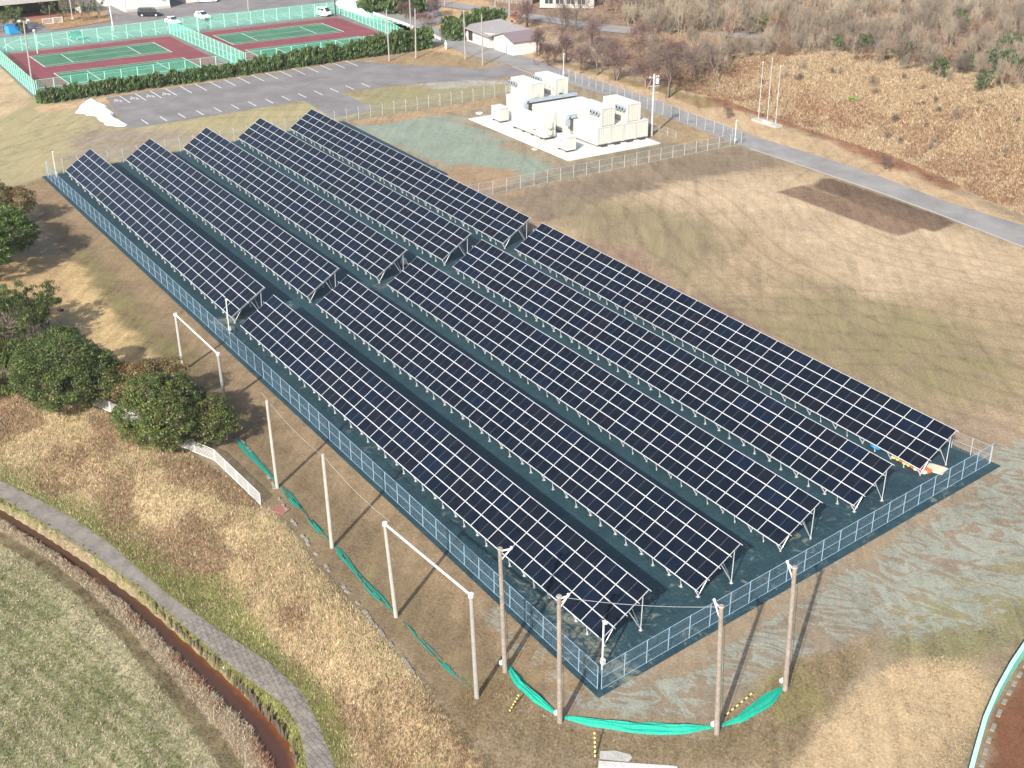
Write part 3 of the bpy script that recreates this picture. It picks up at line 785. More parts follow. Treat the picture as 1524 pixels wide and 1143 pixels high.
# forecourt bay lines behind the courts
cy_ = bpy.data.objects['courtyard']
for k in range(22):
    y0 = 56.0 + k * 2.9
    m = MB(); addstripe(m, (-264.3, y0), (-269.3, y0 - 0.1), 0.17, 0.024); m.build('bay_line', M_line, cy_)
ARC = [(5, 72), (12, 65), (30, 59), (52, 55.5), (120, 46), (200, 35), (270, 26), (310, 21), (360, 20), (420, 12)]
m = MB()
for a, b in zip(ARC[:-1], ARC[1:]): addstripe(m, at(*a), at(*b), 0.22, 0.026)
m.build('lane_line', M_line, cy_)

# tennis courts
def rect(x0, x1, y0, y1): return [(x0, y0), (x1, y0), (x1, y1), (x0, y1)]
drape('court_apron', [(-262, 50.5), (-224.2, 49.0), (-226.5, 122), (-241, 131.5), (-262.5, 126)], M_track, 0.02, 5, 'grey paved surround of the tennis courts', world=True)
TC = [('tennis_court', 'red and green hard tennis court on the left with worn surface', 52.0, 85.4),
      ('tennis_court', 'red and green hard tennis court on the right beside the white bank', 87.4, 122.5)]
for nm, lb, y0, y1 in TC:
    o = drape(nm, rect(-260.5, -227.5, y0, y1), M_red, 0.03, 8, lb, world=True)
    ym = (y0 + y1) / 2
    for xc in (-251.0, -234.2):
        hw = 5.485; hl = 11.885
        g = MB(); g.add([(xc - hw - 0.0, ym - hl, 0.04), (xc + hw, ym - hl, 0.04), (xc + hw, ym + hl, 0.04), (xc - hw, ym + hl, 0.04)], [(0, 1, 2, 3)])
        g.build('green_playing_area', M_courtg, o)
        l = MB()
        for xx in (-hw, -hw + 1.37, hw - 1.37, hw): addstripe(l, (xc + xx, ym - hl), (xc + xx, ym + hl), 0.10, 0.046)
        for yy in (-hl, hl): addstripe(l, (xc - hw, ym + yy), (xc + hw, ym + yy), 0.16, 0.050)
        for yy in (-6.4, 6.4): addstripe(l, (xc - hw + 1.37, ym + yy), (xc + hw - 1.37, ym + yy), 0.14, 0.050)
        addstripe(l, (xc, ym - 6.4), (xc, ym + 6.4), 0.10, 0.054)
        l.build('white_court_lines', M_line, o)

# stone path and ditch water
def band(name, LA, LB, z, mat, x0, x1, step, label, msks=None, insetA=0, insetB=0, nseg=6):
    X = np.arange(x0, x1, step)
    ya = li(LA, X) - insetA; yb = np.minimum(li(LB, X), ya - 0.4) + insetB
    V = []; mk = []
    for k in range(nseg + 1):
        t = k / nseg
        V.append(np.stack([X, ya * (1 - t) + yb * t, np.full(len(X), z)], 1)); mk.append(np.full(len(X), 1 - t))
    V = np.concatenate(V); n = len(X); I = np.arange(n * (nseg + 1)).reshape(nseg + 1, n)
    Fc = np.stack([I[:-1, :-1].ravel(), I[1:, :-1].ravel(), I[1:, 1:].ravel(), I[:-1, 1:].ravel()], 1)
    mk = np.concatenate(mk); c = np.stack([mk, mk * 0, mk * 0], 1)
    me = np_mesh(name, V, Fc, mat, {'msk': c})
    o = link(name, me); o['kind'] = 'structure'; o['label'] = label
    return o
band('ditch_water', L_WU, L_WL, ZW, M_water, -140, -45, 0.5, 'rust brown water standing in the narrow ditch', insetA=-0.25, insetB=-0.3)
stk = thing('timber_revetment', 'row of dark old boards holding the upper bank of the rusty ditch', 'revetment', (-80, float(li(L_WU, -80)), ZW))
M_oldw = simple('dark_wet_timber', (0.075, 0.055, 0.04), 0.9, 0.35, 5, dirt=(0.16, 0.13, 0.10), dirtamt=0.6)
bm_ = [MB().box((0, 0, 0.25), (w_, 0.06, 0.9 + h_), taper=0.9).mesh('stake', M_oldw) for w_, h_ in ((0.16, 0.1), (0.22, 0.3), (0.12, 0.5))]
X_ = -102.0; nst = 0
while X_ < -58.5 and nst < 240:
    yy_ = float(li(L_WU, X_)) + 0.12
    if random.random() < 0.8:
        link('stake', bm_[nst % 3], stk, (X_ + 80, yy_ - float(li(L_WU, -80)) + random.uniform(-.06, .06), random.uniform(-.1, .12)), (random.uniform(-.15, .15), random.uniform(-.12, .12), 0.3 + random.uniform(-.3, .3)))
    nst += 1; X_ += random.uniform(0.16, 0.34)
# path
def mat_path():
    m, nt, b = newmat('grey_block_path')
    p = geo_pos(nt)
    n1 = noise(nt, p, 1.2, 6, 0.7, 0.4); n2 = noise(nt, p, 8, 4, 0.7)
    c = mixc(nt, mapr(nt, n1, 0.35, 0.65), alb(140, 132, 124), alb(178, 168, 158))
    c = mixc(nt, mapr(nt, n2, 0.5, 0.75, 0, 0.5), c, alb(110, 108, 84))
    nt.links.new(c, b.inputs['Base Color']); b.inputs['Roughness'].default_value = 0.95
    bump(nt, b, n2, 0.5, 0.03)
    return m
M_path = mat_path()
path = band('footpath', L_PU, L_PL, ZP + 0.02, M_path, -140, -45, 0.6, 'narrow grey block path below the grassy bank')
# its blocks, nearest stretch as single pieces
blk = MB().box((0, 0, 0.03), (0.42, 0.30, 0.06), taper=0.93).mesh('path_block', M_path)
cnt = 0
for X in np.arange(-75, -50, 0.50):
    ya = float(li(L_PU, X)); yb = min(float(li(L_PL, X)), ya - 0.8)
    y = yb + 0.22 + (0.17 if int(round(X / 0.5)) % 2 else 0)
    while y < ya - 0.15 and cnt < 296:
        o = link('block', blk, path, (X + random.uniform(-.02, .02), y, ZP + 0.02 + random.uniform(-0.01, 0.012)), (random.uniform(-.03, .03), random.uniform(-.03, .03), random.uniform(-.08, .08) + 0.25))
        cnt += 1; y += 0.36
# stone kerb on top of the bank
kp = [(355, 650), (395, 700), (430, 770), (470, 825), (520, 885), (570, 945), (615, 1000)]
KB = [at(*p) for p in kp]
kerb = thing('stone_kerb', 'rough stone edging along the top of the grassy bank', 'kerb', tuple(KB[0]))
acc = 0
for a, b in zip(KB[:-1], KB[1:]):
    L = np.linalg.norm(b - a); d = (b - a) / L; k = 0
    while k * 0.6 < L:
        if random.random() < 0.5:
            p = a + d * k * 0.6
            s = MB().box((0, 0, 0), (random.uniform(.3, .55), random.uniform(.16, .28), 0.14), taper=random.uniform(.75, .95))
            o = s.build('stone', M_stone, kerb, tuple(np.array(p) - KB[0] + np.array([0, random.uniform(-.06, .06), 0.04])))
            o.rotation_euler = (random.uniform(-.1, .1), random.uniform(-.1, .1), math.atan2(d[1], d[0]) + random.uniform(-.15, .15))
        k += 1
# ================================================================ SOLAR TABLES
NP, PWD, PHT = 26, 2.30, 1.11635
TILT = 0.57628
panel_me = MB()
panel_me.box((0, 0, -0.004), (2.272, 1.078, 0.034), 0)
panel_me.add([(-1.118, -0.521, 0.0145), (1.118, -0.521, 0.0145), (1.118, 0.521, 0.0145), (-1.118, 0.521, 0.0145)], [(0, 1, 2, 3)], 1)
panel_me = panel_me.mesh('solar_panel', [M_alu, M_cell])
SL, CLn = math.sin(TILT), math.cos(TILT)
UPS = (0, CLn, SL); NRM = (0, -SL, CLn)
Z0 = 0.75
def slope_pt(x, s, n=0.0):
    return (x, s * CLn - n * SL, Z0 + s * SL + n * CLn)
Ltab = NP * PWD
purlin_me = {}
mb = MB().box((Ltab / 2, 0, 0), (Ltab + 0.34, 0.05, 0.06), ax=((1, 0, 0), UPS, NRM)); purlin_me = mb.mesh('purlin', M_galv)
raf = MB(); a = slope_pt(0, 0.1, -0.16); b = slope_pt(0, 4 * PHT - 0.1, -0.16)
raf.box(((a[0] + b[0]) / 2, (a[1] + b[1]) / 2, (a[2] + b[2]) / 2), (0.07, 4 * PHT - 0.1, 0.10), ax=((1, 0, 0), UPS, NRM)); raf = raf.mesh('rafter', M_galv)
fl = MB(); ft = (0, 0.36, 0.12)
fl.tube((0, 0.36, -0.1), (0, 0.36, 0.2), 0.07, n=8); fl.box((0, 0.36, 0.03), (0.22, 0.22, 0.03))
for tx, s in ((-0.42, 0.12), (0.42, 0.12)): fl.tube(ft, slope_pt(tx, s, -0.12), 0.032, n=5)
fl.tube(ft, slope_pt(0, 1.35, -0.14), 0.034, n=5)
fl = fl.mesh('front_leg', M_galv)
bl = MB(); bt = (0, 3.33, 0.12)
bl.tube((0, 3.33, -0.1), (0, 3.33, 0.22), 0.07, n=8); bl.box((0, 3.33, 0.03), (0.22, 0.22, 0.03))
bl.tube(bt, slope_pt(0, 3.95, -0.14), 0.036, n=5); bl.tube(bt, slope_pt(0, 2.55, -0.14), 0.032, n=5); bl.tube(bt, slope_pt(-1.2, 3.35, -0.1), 0.028, n=5)
bl = bl.mesh('back_leg', M_galv)
sp = MB(); sp.tube((0, 0.15, 0), slope_pt(0, 0.03, -0.05), 0.028, n=5); sp.tube((0, 0.15, 0.1), (0, 0.15, 0.25), 0.06, n=7); sp.box((0, 0.15, 0.02), (0.2, 0.2, 0.04))
sp = sp.mesh('front_post', M_galv)
TAB = [[-176.0564, 41.2956, -0.0027, 1.0005, 0.7548], [-176.7598, 49.7911, -0.0002, 0.9987, 0.7587], [-178.0275, 58.5128, -0.0018, 1.0029, 0.7582], [-178.8822, 67.1249, -0.0017, 1.0039, 0.7469], [-179.5934, 75.6954, -0.0021, 1.001, 0.7391],
       [-113.752, 41.1106, 0.0031, 1.0027, 0.7488], [-114.6206, 49.7216, 0.0021, 1.0032, 0.7763], [-115.6061, 58.4116, 0.001, 1.0009, 0.7306], [-116.3486, 66.944, -0.0006, 0.9973, 0.7722], [-117.4392, 75.7353, -0.0055, 0.997, 0.7192]]
TLAB = ['far block solar table nearest the left fence, its panels greyed by glare',
        'second solar table of the far block counted from the long left fence',
        'middle solar table of the far block, third from the left fence',
        'fourth solar table of the far block, one row before the white containers',
        'rearmost far block solar table beside the bare greenish yard of the containers',
        'near block solar table beside the left fence, ending at the sharp fence corner',
        'second near block solar table, one row behind the table at the fence corner',
        'middle solar table of the near block, third row from the left fence',
        'fourth solar table of the near block, one row before the table with orange sacks',
        'rearmost near block solar table along the brown field, orange sacks under its end']
for ti, (tx, ty, ya, sx, z0) in enumerate(TAB):
    t = thing('solar_table', TLAB[ti], 'solar array', (tx, ty, z0 - Z0), ya, 'rows of solar panels')
    t.scale = (sx, 1, 1)
    for j in range(4):
        for i in range(NP):
            p = slope_pt((i + 0.5) * PWD, (j + 0.5) * PHT, 0.055)
            link('solar_panel', panel_me, t, (p[0], p[1], p[2]), (TILT + random.gauss(0, 0.003), random.gauss(0, 0.003), 0))
    for j in range(5):
        s = min(max(j * PHT, 0.0), 4 * PHT)
        q = slope_pt(0, s, -0.0)
        link('purlin', purlin_me, t, (0, q[1], q[2]))
    nfr = 20
    for k in range(nfr):
        x = 0.5 + k * (Ltab - 0.7) / (nfr - 1)
        link('rafter', raf, t, (x, 0, 0)); link('front_leg', fl, t, (x, 0, 0)); link('back_leg', bl, t, (x, 0, 0))
        if k < nfr - 1: link('front_post', sp, t, (x + (Ltab - 0.7) / (nfr - 1) / 2, 0, 0))

# ================================================================ FENCES
def welded(w, h, wire, mat, name, hs=0.10, vs=0.25, ww=0.013, vw=0.0035, z0=0.05):
    m = MB(); z = z0
    while z < h:
        m.add([(0, 0, z), (w, 0, z), (w, 0, z + ww), (0, 0, z + ww)], [(0, 1, 2, 3)]); z += hs
    x = vs / 2
    while x < w:
        m.add([(x, 0.002, z0), (x + vw, 0.002, z0), (x + vw, 0.002, h), (x, 0.002, h)], [(0, 1, 2, 3)]); x += vs
    return m.mesh(name, mat)
def chain(w, h, mat, name, pitch=0.17, ww=0.022, z0=0.03):
    m = MB()
    for sgn in (1, -1):
        k = -h
        while k < w + h:
            # line x = k + sgn*z (clipped to the panel)
            pts = []
            for zz in (z0, h):
                pts.append((k + (zz if sgn > 0 else h - zz), zz))
            (xa, za), (xb, zb) = pts
            if xa > xb: (xa, za), (xb, zb) = (xb, zb), (xa, za)
            sl = (zb - za) / (xb - xa + 1e-9)
            if xa < 0: za += sl * (0 - xa); xa = 0
            if xb > w: zb += sl * (w - xb); xb = w
            if xb - xa > 0.02:
                m.add([(xa, 0.001 * sgn, za), (xb, 0.001 * sgn, zb), (xb, 0.001 * sgn, zb + ww * 1.41), (xa, 0.001 * sgn, za + ww * 1.41)], [(0, 1, 2, 3)])
            k += pitch
    return m.mesh(name, mat)
def post_mesh(h, r, mat, arm=0.25, lean=0.0, n=6):
    m = MB().tube((0, 0, -0.1), (0, 0, h), r, n=n)
    if arm: m.tube((0, 0, h - 0.02), (0, arm * 0.8, h + arm), r * 0.9, n=n)
    return m.mesh('post', mat)
def fence(label, pts, h, sp_, meshfn, M_post, M_rail, r=0.03, arm=0.25, rails=(0.06, 0.5, 1.0), railr=0.02, group=None, side=1, name='mesh_fence', wires=0, z_top=None):
    t = thing(name, label, 'fence', (pts[0][0], pts[0][1], hz(*pts[0][:2])), 0, group)
    o0 = np.array([pts[0][0], pts[0][1], hz(*pts[0][:2])])
    pm = post_mesh(h, r, M_post, arm)
    for a, b in zip(pts[:-1], pts[1:]):
        a = np.array(a[:2], float); b = np.array(b[:2], float)
        L = np.linalg.norm(b - a); n = max(1, int(round(L / sp_))); w = L / n
        ang = math.atan2(b[1] - a[1], b[0] - a[0])
        me = meshfn(w)
        rm = []
        for q in rails:
            rm.append(MB().tube((0, 0, q * h), (w, 0, q * h), railr, n=5, cap=False).mesh('rail', M_rail))
        for wi in range(wires):
            zz = h + arm * (wi + 1) / (wires); yy = arm * 0.8 * (wi + 1) / wires
            rm.append(MB().tube((0, yy * side, zz), (w, yy * side, zz), 0.006, n=3, cap=False).mesh('top_wire', M_rail))
        for i in range(n + 1):
            p = a + (b - a) * i / n
            if i == n and (b is not pts[-1]) and not np.allclose(b, np.array(pts[-1][:2])): continue
            z = hz(*p)
            loc = np.array([p[0], p[1], z]) - o0
            link('post', pm, t, tuple(loc), (0, 0, ang + (math.pi if side < 0 else 0)))
            if i < n:
                link('mesh_panel', me, t, tuple(loc), (0, 0, ang))
                for q in rm: link(q.name.split('.')[0], q, t, tuple(loc), (0, 0, ang))
    return t
cache = {}
def mesh_cache(kind, w, h, mat, **k):
    key = (kind, round(w, 3), h, mat.name, tuple(sorted(k.items())))
    if key not in cache:
        cache[key] = (welded(w, h, None, mat, 'mesh_panel', **k) if kind == 'w' else chain(w, h, mat, 'mesh_panel', **k))
    return cache[key]
FH = 1.8
solar_mesh = lambda w: mesh_cache('w', w, FH, M_meshb)
chain_mesh = lambda w: mesh_cache('c', w, FH, M_chain, ww=0.0048, pitch=0.12)
WEST0 = (-176.9, 39.0); COR = (-50.75, 38.75); EAST1 = (-56.3, 81.9)
fence('long pale blue wire fence along the left side of the solar field', [WEST0, COR], FH, 2.0, solar_mesh, M_meshb, M_meshb, arm=0.16, rails=(0.03, 0.52, 1.0), side=-1, group='fences round the solar field')
fence('pale blue wire fence across the near end of the solar tables', [(-50.6, 38.95), EAST1], FH, 2.0, solar_mesh, M_meshb, M_meshb, arm=0.16, rails=(0.03, 0.52, 1.0), side=-1, group='fences round the solar field')
fence('thin wire fence behind the rearmost solar tables, seen at the near right corner', [(-56.3, 82.0), (-61.5, 81.2), (-117.6, 81.0), (-137.9, 81.0)], 1.6, 2.1, lambda w: mesh_cache('c', w, 1.6, M_chain, ww=0.0048, pitch=0.12), M_galv, M_chain, arm=0.0, rails=(0.5, 1.0), railr=0.014)
fence('grey fence with white tipped posts between the far solar tables and the turf', [(-177.2, 39.2), (-181.4, 88.0), (-181.8, 119.5)], FH, 2.15, chain_mesh, M_galv, M_chain, arm=0.28, rails=(0.5, 1.0), railr=0.014, side=1, wires=2)
fence('grey chain link fence with angled posts along the lane behind the containers', [(-182.0, 124.5), (-187.5, 130.8), (-160, 129.6), (-138.6, 128.7)], FH, 2.1, chain_mesh, M_galv, M_chain, arm=0.28, rails=(0.5, 1.0), railr=0.014, side=-1, wires=2)
fence('grey chain link fence between the container yard and the brown field', [(-138.4, 128.5), (-138.0, 81.3)], FH, 2.1, chain_mesh, M_galv, M_chain, arm=0.0, rails=(0.05, 0.5, 1.0), railr=0.02, side=1)
fence('low inner rail fence right behind the white containers', [(-176, 121.5), (-160, 122.5), (-146, 122.5)], 1.1, 2.1, lambda w: mesh_cache('w', w, 1.1, M_chain, hs=0.36, vs=5.0, ww=0.03), M_galv, M_chain, arm=0, rails=(0.5, 1.0), railr=0.018)

TH = 2.75
tm = lambda w: mesh_cache('c', w, TH, M_mint, ww=0.016, pitch=0.10)
FX0, FX1 = -223.6, -262.0
fence('tall mint green fence closing the left end of the tennis courts', [(FX0, 49.6), (FX1, 51.0)], TH, 1.9, tm, M_mintw, M_mint, r=0.05, arm=0, rails=(0.02, 0.5, 1.0), railr=0.035, group='fences of the tennis courts')
fence('mint green fence between the tennis courts and the far forecourt', [(FX1 - .2, 51.2), (-263.0, 86.4), (-263.5, 124.6)], TH, 2.9, tm, M_mintw, M_mint, r=0.05, arm=0, rails=(0.5, 1.0), railr=0.035, group='fences of the tennis courts')
fence('mint green fence standing between the two tennis courts', [(-262.8, 86.4), (-225.6, 87.2)], TH, 2.0, tm, M_mintw, M_mint, r=0.05, arm=0, rails=(0.02, 0.5, 1.0), railr=0.035, group='fences of the tennis courts')
fence('mint green fence between the tennis courts and the clipped hedge', [(FX0, 49.9), (-225.2, 87.4), (-227.0, 121.0)], TH, 3.0, lambda w: mesh_cache('c', w, TH, M_mint, ww=0.0065, pitch=0.101), M_mintw, M_mint, r=0.05, arm=0, rails=(0.5, 1.0), railr=0.035, group='fences of the tennis courts')
fence('mint green fence closing the right end of the courts beside the white bank', [(-227.1, 121.2), (-240, 123.5), (-263.3, 124.8)], TH, 2.0, tm, M_mintw, M_mint, r=0.05, arm=0, rails=(0.02, 0.5, 1.0), railr=0.035, group='fences of the tennis courts')

# white louvred fence on the bank
def louvre(w, h):
    m = MB()
    z = 0.12
    while z < h:
        m.box((w / 2, 0, z), (w, 0.02, 0.05)); z += 0.13
    return m.mesh('louvre_panel', M_white)
def lou_fence(label, px, h=1.05):
    P = [at(*p) for p in px]
    fence(label, [tuple(p[:2]) for p in P], h, 1.9, lambda w: louvre(w, h - 0.03), M_white, M_white, r=0.045, arm=0, rails=(0.06, 1.0), railr=0.035, name='louvred_fence', group='white louvred fence pieces on the bank')
lou_fence('white louvred fence ending below the poles, leaning out of the evergreen trees', [(262, 662), (320, 686), (388, 752)])
lou_fence('short white louvred fence between the two large evergreen trees', [(98, 586), (165, 614), (235, 648)])

# ================================================================ CONTAINER COMPOUND
pad = MB().box((-158.6, 110.6, 0.06), (27.2, 16.4, 0.16)).build('concrete_pad', M_conc)
tag(pad, 'white concrete slab carrying the battery containers', kind='structure')
def corr(mb, x0, x1, y, z0, z1, n, out, axis='x', d=0.035, mi=0):
    """vertical ribs on a container side"""
    for i in range(n):
        t = (i + 0.5) / n; w = abs(x1 - x0) / n * 0.45
        c = x0 + (x1 - x0) * t
        if axis == 'x': mb.box((c, y + out * d / 2, (z0 + z1) / 2), (w, d, z1 - z0 - 0.2), mi)
        else: mb.box((y + out * d / 2, c, (z0 + z1) / 2), (d, w, z1 - z0 - 0.2), mi)
def container(label, x0, x1, y0, y1, z0, z1, feet=True, ribx=True, group=None):
    cx, cy = (x0 + x1) / 2, (y0 + y1) / 2
    t = thing('container', label, 'container', (cx, cy, z0), 0, group)
    L, W_, H_ = x1 - x0, y1 - y0, z1 - z0
    m = MB().box((0, 0, H_ / 2), (L - 0.16, W_ - 0.16, H_ - 0.04))
    corr(m, -L / 2 + 0.2, L / 2 - 0.2, -W_ / 2 + 0.08, 0.0, H_, int(L / 0.36), -1, 'x', 0.06)
    corr(m, -W_ / 2 + 0.15, W_ / 2 - 0.15, L / 2 - 0.08, 0.0, H_, int(W_ / 0.34), 1, 'y', 0.06)
    m.build('body', M_cream, t)
    for sx in (-1, 1):
        for sy in (-1, 1):
            MB().box((sx * (L / 2 - 0.07), sy * (W_ / 2 - 0.07), H_ / 2), (0.15, 0.15, H_)).build('corner_post', M_cream, t)
    MB().box((0, 0, H_ + 0.02), (L + 0.02, W_ + 0.02, 0.09)).build('roof', M_white, t)
    MB().box((0, -W_ / 2 + 0.03, 0.08), (L, 0.1, 0.16)).build('bottom_rail', M_cream, t)
    if feet:
        MB().box((L / 2 + 0.06, 0, -0.12), (0.5, 1.0, 0.22)).build('foot', M_dark, t)
        MB().box((-L / 2 + 0.3, -W_ / 2 + 0.4, -0.12), (0.5, 0.5, 0.22)).build('foot', M_dark, t)
    return t
ZB = 0.42
names_lo = ['a']
for i in range(4):
    y0 = 109.55 + i * 2.32
    container('lower cream container of the right row, ' + ['at the front left corner of the slab', 'second from the left in the row of four', 'third from the left in the row of four', 'at the utility pole end of the row'][i],
              -154.0, -148.0, y0, y0 + 2.24, ZB, ZB + 2.5, group='ground level containers')
    container('lower cream container of the left row, ' + ['behind the long battery cabinet', 'under the left pair of stacked boxes', 'between the two left stacked boxes', 'at the lane side corner'][i],
              -172.4, -166.4, y0, y0 + 2.24, ZB, ZB + 2.5, group='ground level containers')
for i in range(4):
    y0 = 109.7 + i * 2.32
    container('wide flat roofed cream container in the middle of the compound, ' + ['front one with a ladder', 'second from the front', 'third from the front', 'rear one by the fence'][i],
              -165.2, -155.2, y0, y0 + 2.3, ZB, ZB + 2.35, group='middle containers')
ZT = ZB + 2.62
def upper(label, x0, x1, y0, y1, fan_end, dark_end):
    t = container(label, x0, x1, y0, y1, ZT, ZT + 2.5, feet=False, group='upper containers with fans')
    L, W_ = x1 - x0, y1 - y0
    fx = -L / 2 + 0.95 if fan_end == 'l' else L / 2 - 1.4
    for k in range(3):
        f = MB().tube((fx + (k - 1) * 0.74, -W_ / 2 - 0.02, 1.85), (fx + (k - 1) * 0.74, -W_ / 2 - 0.42, 1.85), 0.36, n=12)
        f.tube((fx + (k - 1) * 0.74, -W_ / 2 - 0.43, 1.85), (fx + (k - 1) * 0.74, -W_ / 2 - 0.44, 1.85), 0.2, n=10, mi=1)
        f.build('fan_hood', [M_transl, M_dark], t)
    for dx in (-0.2, 1.05, 2.0):
        xx = dx if fan_end == 'l' else dx - 2.4
        d = MB().box((xx, -W_ / 2 - 0.03, 1.1), (0.85, 0.05, 1.9)).build('door', M_cream, t)
        MB().box((xx + 0.3, -W_ / 2 - 0.065, 1.1), (0.05, 0.03, 0.3)).build('handle', M_dark, d)
    if dark_end:
        MB().box((L / 2 + 0.1, -0.2, 0.2), (0.25, 0.5, 0.26)).build('vent', M_dark, t)
        MB().box((L / 2 + 0.02, -0.2, 0.75), (0.04, 0.8, 0.8)).build('hatch', M_cream, t)
    return t
upper('upper cream container with triple fan hoods, front one of the left pair', -172.3, -166.5, 110.3, 112.7, 'l', True)
upper('upper cream container with triple fan hoods, rear one of the left pair', -172.8, -167.0, 115.2, 117.6, 'l', True)
upper('upper cream container with triple fan hoods, front one of the right pair', -153.9, -148.1, 110.3, 112.6, 'r', False)
upper('upper cream container with triple fan hoods, rear one of the right pair', -154.2, -148.2, 115.0, 117.4, 'r', False)
def duct(label, x):
    t = thing('air_duct', label, 'duct', (x, 109.2, ZT), 0, 'silver ducts over the containers')
    MB().box((0, 4.6, 0.18), (0.75, 9.0, 0.36)).build('horizontal_duct', M_transl, t)
    pr = []
    m = MB()
    for k in range(7):
        a = k / 6 * math.pi / 2
        m_ = (-0.05 - 0.5 * math.sin(a), 0.36 - 0.5 + 0.5 * math.cos(a))
        pr.append(m_)
    P = [(-0.375, p[0] + 0.15, p[1]) for p in pr]
    for a, b in zip(P[:-1], P[1:]):
        m.add([(-0.375, a[1], a[2]), (0.375, a[1], a[2]), (0.375, b[1], b[2]), (-0.375, b[1], b[2])], [(0, 1, 2, 3)])
    m.box((0, -0.25, -0.62), (0.75, 0.36, 1.0))
    m.build('duct_elbow', M_transl, t)
duct('silver air duct crossing the roofs beside the left stacked containers', -165.8)
duct('silver air duct crossing the roofs beside the right stacked containers', -154.6)
# long battery cabinet
t = thing('battery_cabinet', 'long cream battery cabinet with double doors at the front of the slab', 'cabinet', (-159.8, 106.3, ZB))
MB().box((0, 0, 1.15), (8.7, 2.1, 2.3)).build('body', M_cream, t)
MB().box((0, 0, 2.34), (8.8, 2.2, 0.08)).build('roof', M_white, t)
for k in range(8):
    d = MB().box((-3.8 + k * 1.08, -1.07, 1.15), (1.0, 0.05, 2.1)).build('door', M_cream, t)
    if k in (2, 3, 5, 6):
        MB().box((0.0 - 3.8 + k * 1.08, -1.22, 1.5 - 0.5 * (k % 2)), (0.55, 0.25, 0.5)).build('vent_cowl', M_white, d)
    else: MB().box((-3.8 + k * 1.08 + 0.35, -1.11, 1.1), (0.05, 0.03, 0.3)).build('handle', M_dark, d)
for zz in (1.75, 0.75):
    MB().tube((4.35, -0.2, zz), (4.85, -0.2, zz), 0.36, n=10).build('round_cowl', M_cream, t)
MB().box((4.5, 0.3, 1.2), (0.15, 0.12, 2.2)).build('pipe', M_cream, t)
for k in range(4): MB().box((-3.6 + k * 2.4, -0.9, -0.13), (0.5, 0.3, 0.25)).build('foot', M_dark, t)
MB().box((4.3, 0, -0.12), (0.3, 1.6, 0.22)).build('foot', M_dark, t)
for lb, cx, cy in (('small white cabinet at the left front corner of the slab', -168.3, 105.8), ('small white cabinet on the slab beside the big front container corner', -149.4, 105.1)):
    t = thing('equipment_cabinet', lb, 'cabinet', (cx, cy, ZB))
    MB().box((0, 0, 0.95), (2.5, 1.6, 1.9)).build('body', M_cream, t)
    MB().box((0, 0, 1.93), (2.65, 1.75, 0.08)).build('lid', M_white, t)
    MB().box((0, -0.83, 0.95), (2.2, 0.04, 1.7)).build('door', M_cream, t)
    MB().box((-0.2, -0.87, 1.2), (0.3, 0.04, 0.1)).build('handle', M_dark, t)
    for sx in (-0.9, 0.9): MB().box((sx, 0, -0.13), (0.35, 1.4, 0.24)).build('foot', M_dark, t)
# ladder at the middle group
t = thing('ladder', 'thin steel ladder on the front of the middle containers', 'ladder', (-158.8, 109.55, ZB))
for sx in (-0.22, 0.22): MB().tube((sx, 0, 0), (sx, 0, 3.3), 0.025, n=5).build('side_rail', M_galv, t)
for k in range(10): MB().tube((-0.22, 0, 0.3 + 0.3 * k), (0.22, 0, 0.3 + 0.3 * k), 0.018, n=4).build('rung', M_galv, t)
t = thing('guard_rail', 'grey guard rail on the left edge of the container roof', 'railing', (-172.9, 109.9, ZT))
for k in range(4): MB().tube((0, k * 0.5, 0), (0, k * 0.5, 1.0), 0.03, n=5).build('post', M_galv, t)
for z in (0.35, 0.7, 1.0): MB().tube((0, 0, z), (0, 1.5, z), 0.03, n=5).build('rail', M_galv, t)
# thin post at the slab
t = thing('sensor_post', 'thin grey sensor post standing in front of the battery cabinet', 'post', tuple(at(795.5, 223)))
MB().tube((0, 0, 0), (0, 0, 3.0), 0.05, n=6).build('post', M_concg, t); MB().box((0, 0, 3.0), (0.5, 0.12, 0.1)).build('sensor', M_dark, t); MB().box((0, 0, 0.08), (0.6, 0.6, 0.16)).build('base', M_conc, t)
mh = MB().tube((*at(713.5, 169)[:2], 0), (*at(713.5, 169)[:2], 0.15), 0.6, n=14).build('manhole', M_conc)
tag(mh, 'round pale manhole cover in the yard left of the slab', 'manhole')

# ================================================================ POLES
# utility pole of the compound
up = at(969.5, 202)
t = thing('utility_pole', 'grey utility pole with crossarms beside the white containers', 'utility pole', tuple(up))
MB().tube((0, 0, 0), (0, 0, 9.2), 0.2, 0.12, n=10).build('pole', M_galv, t)
for z, w, d in ((8.7, 1.9, 0), (7.4, 1.8, 0.3), (6.4, 1.4, 0.4), (5.4, 1.0, 0.3)):
    MB().box((0.0, d * 0.6, z), (0.12, w, 0.12)).build('crossarm', M_galv, t)
MB().tube((0, 0.65, 7.7), (0, 0.65, 8.5), 0.3, n=10).build('transformer', M_galv, t)
for yy in (-0.8, 0.8, 0.4): MB().sphere((0, yy, 8.85), 0.1).build('insulator', M_white, t)
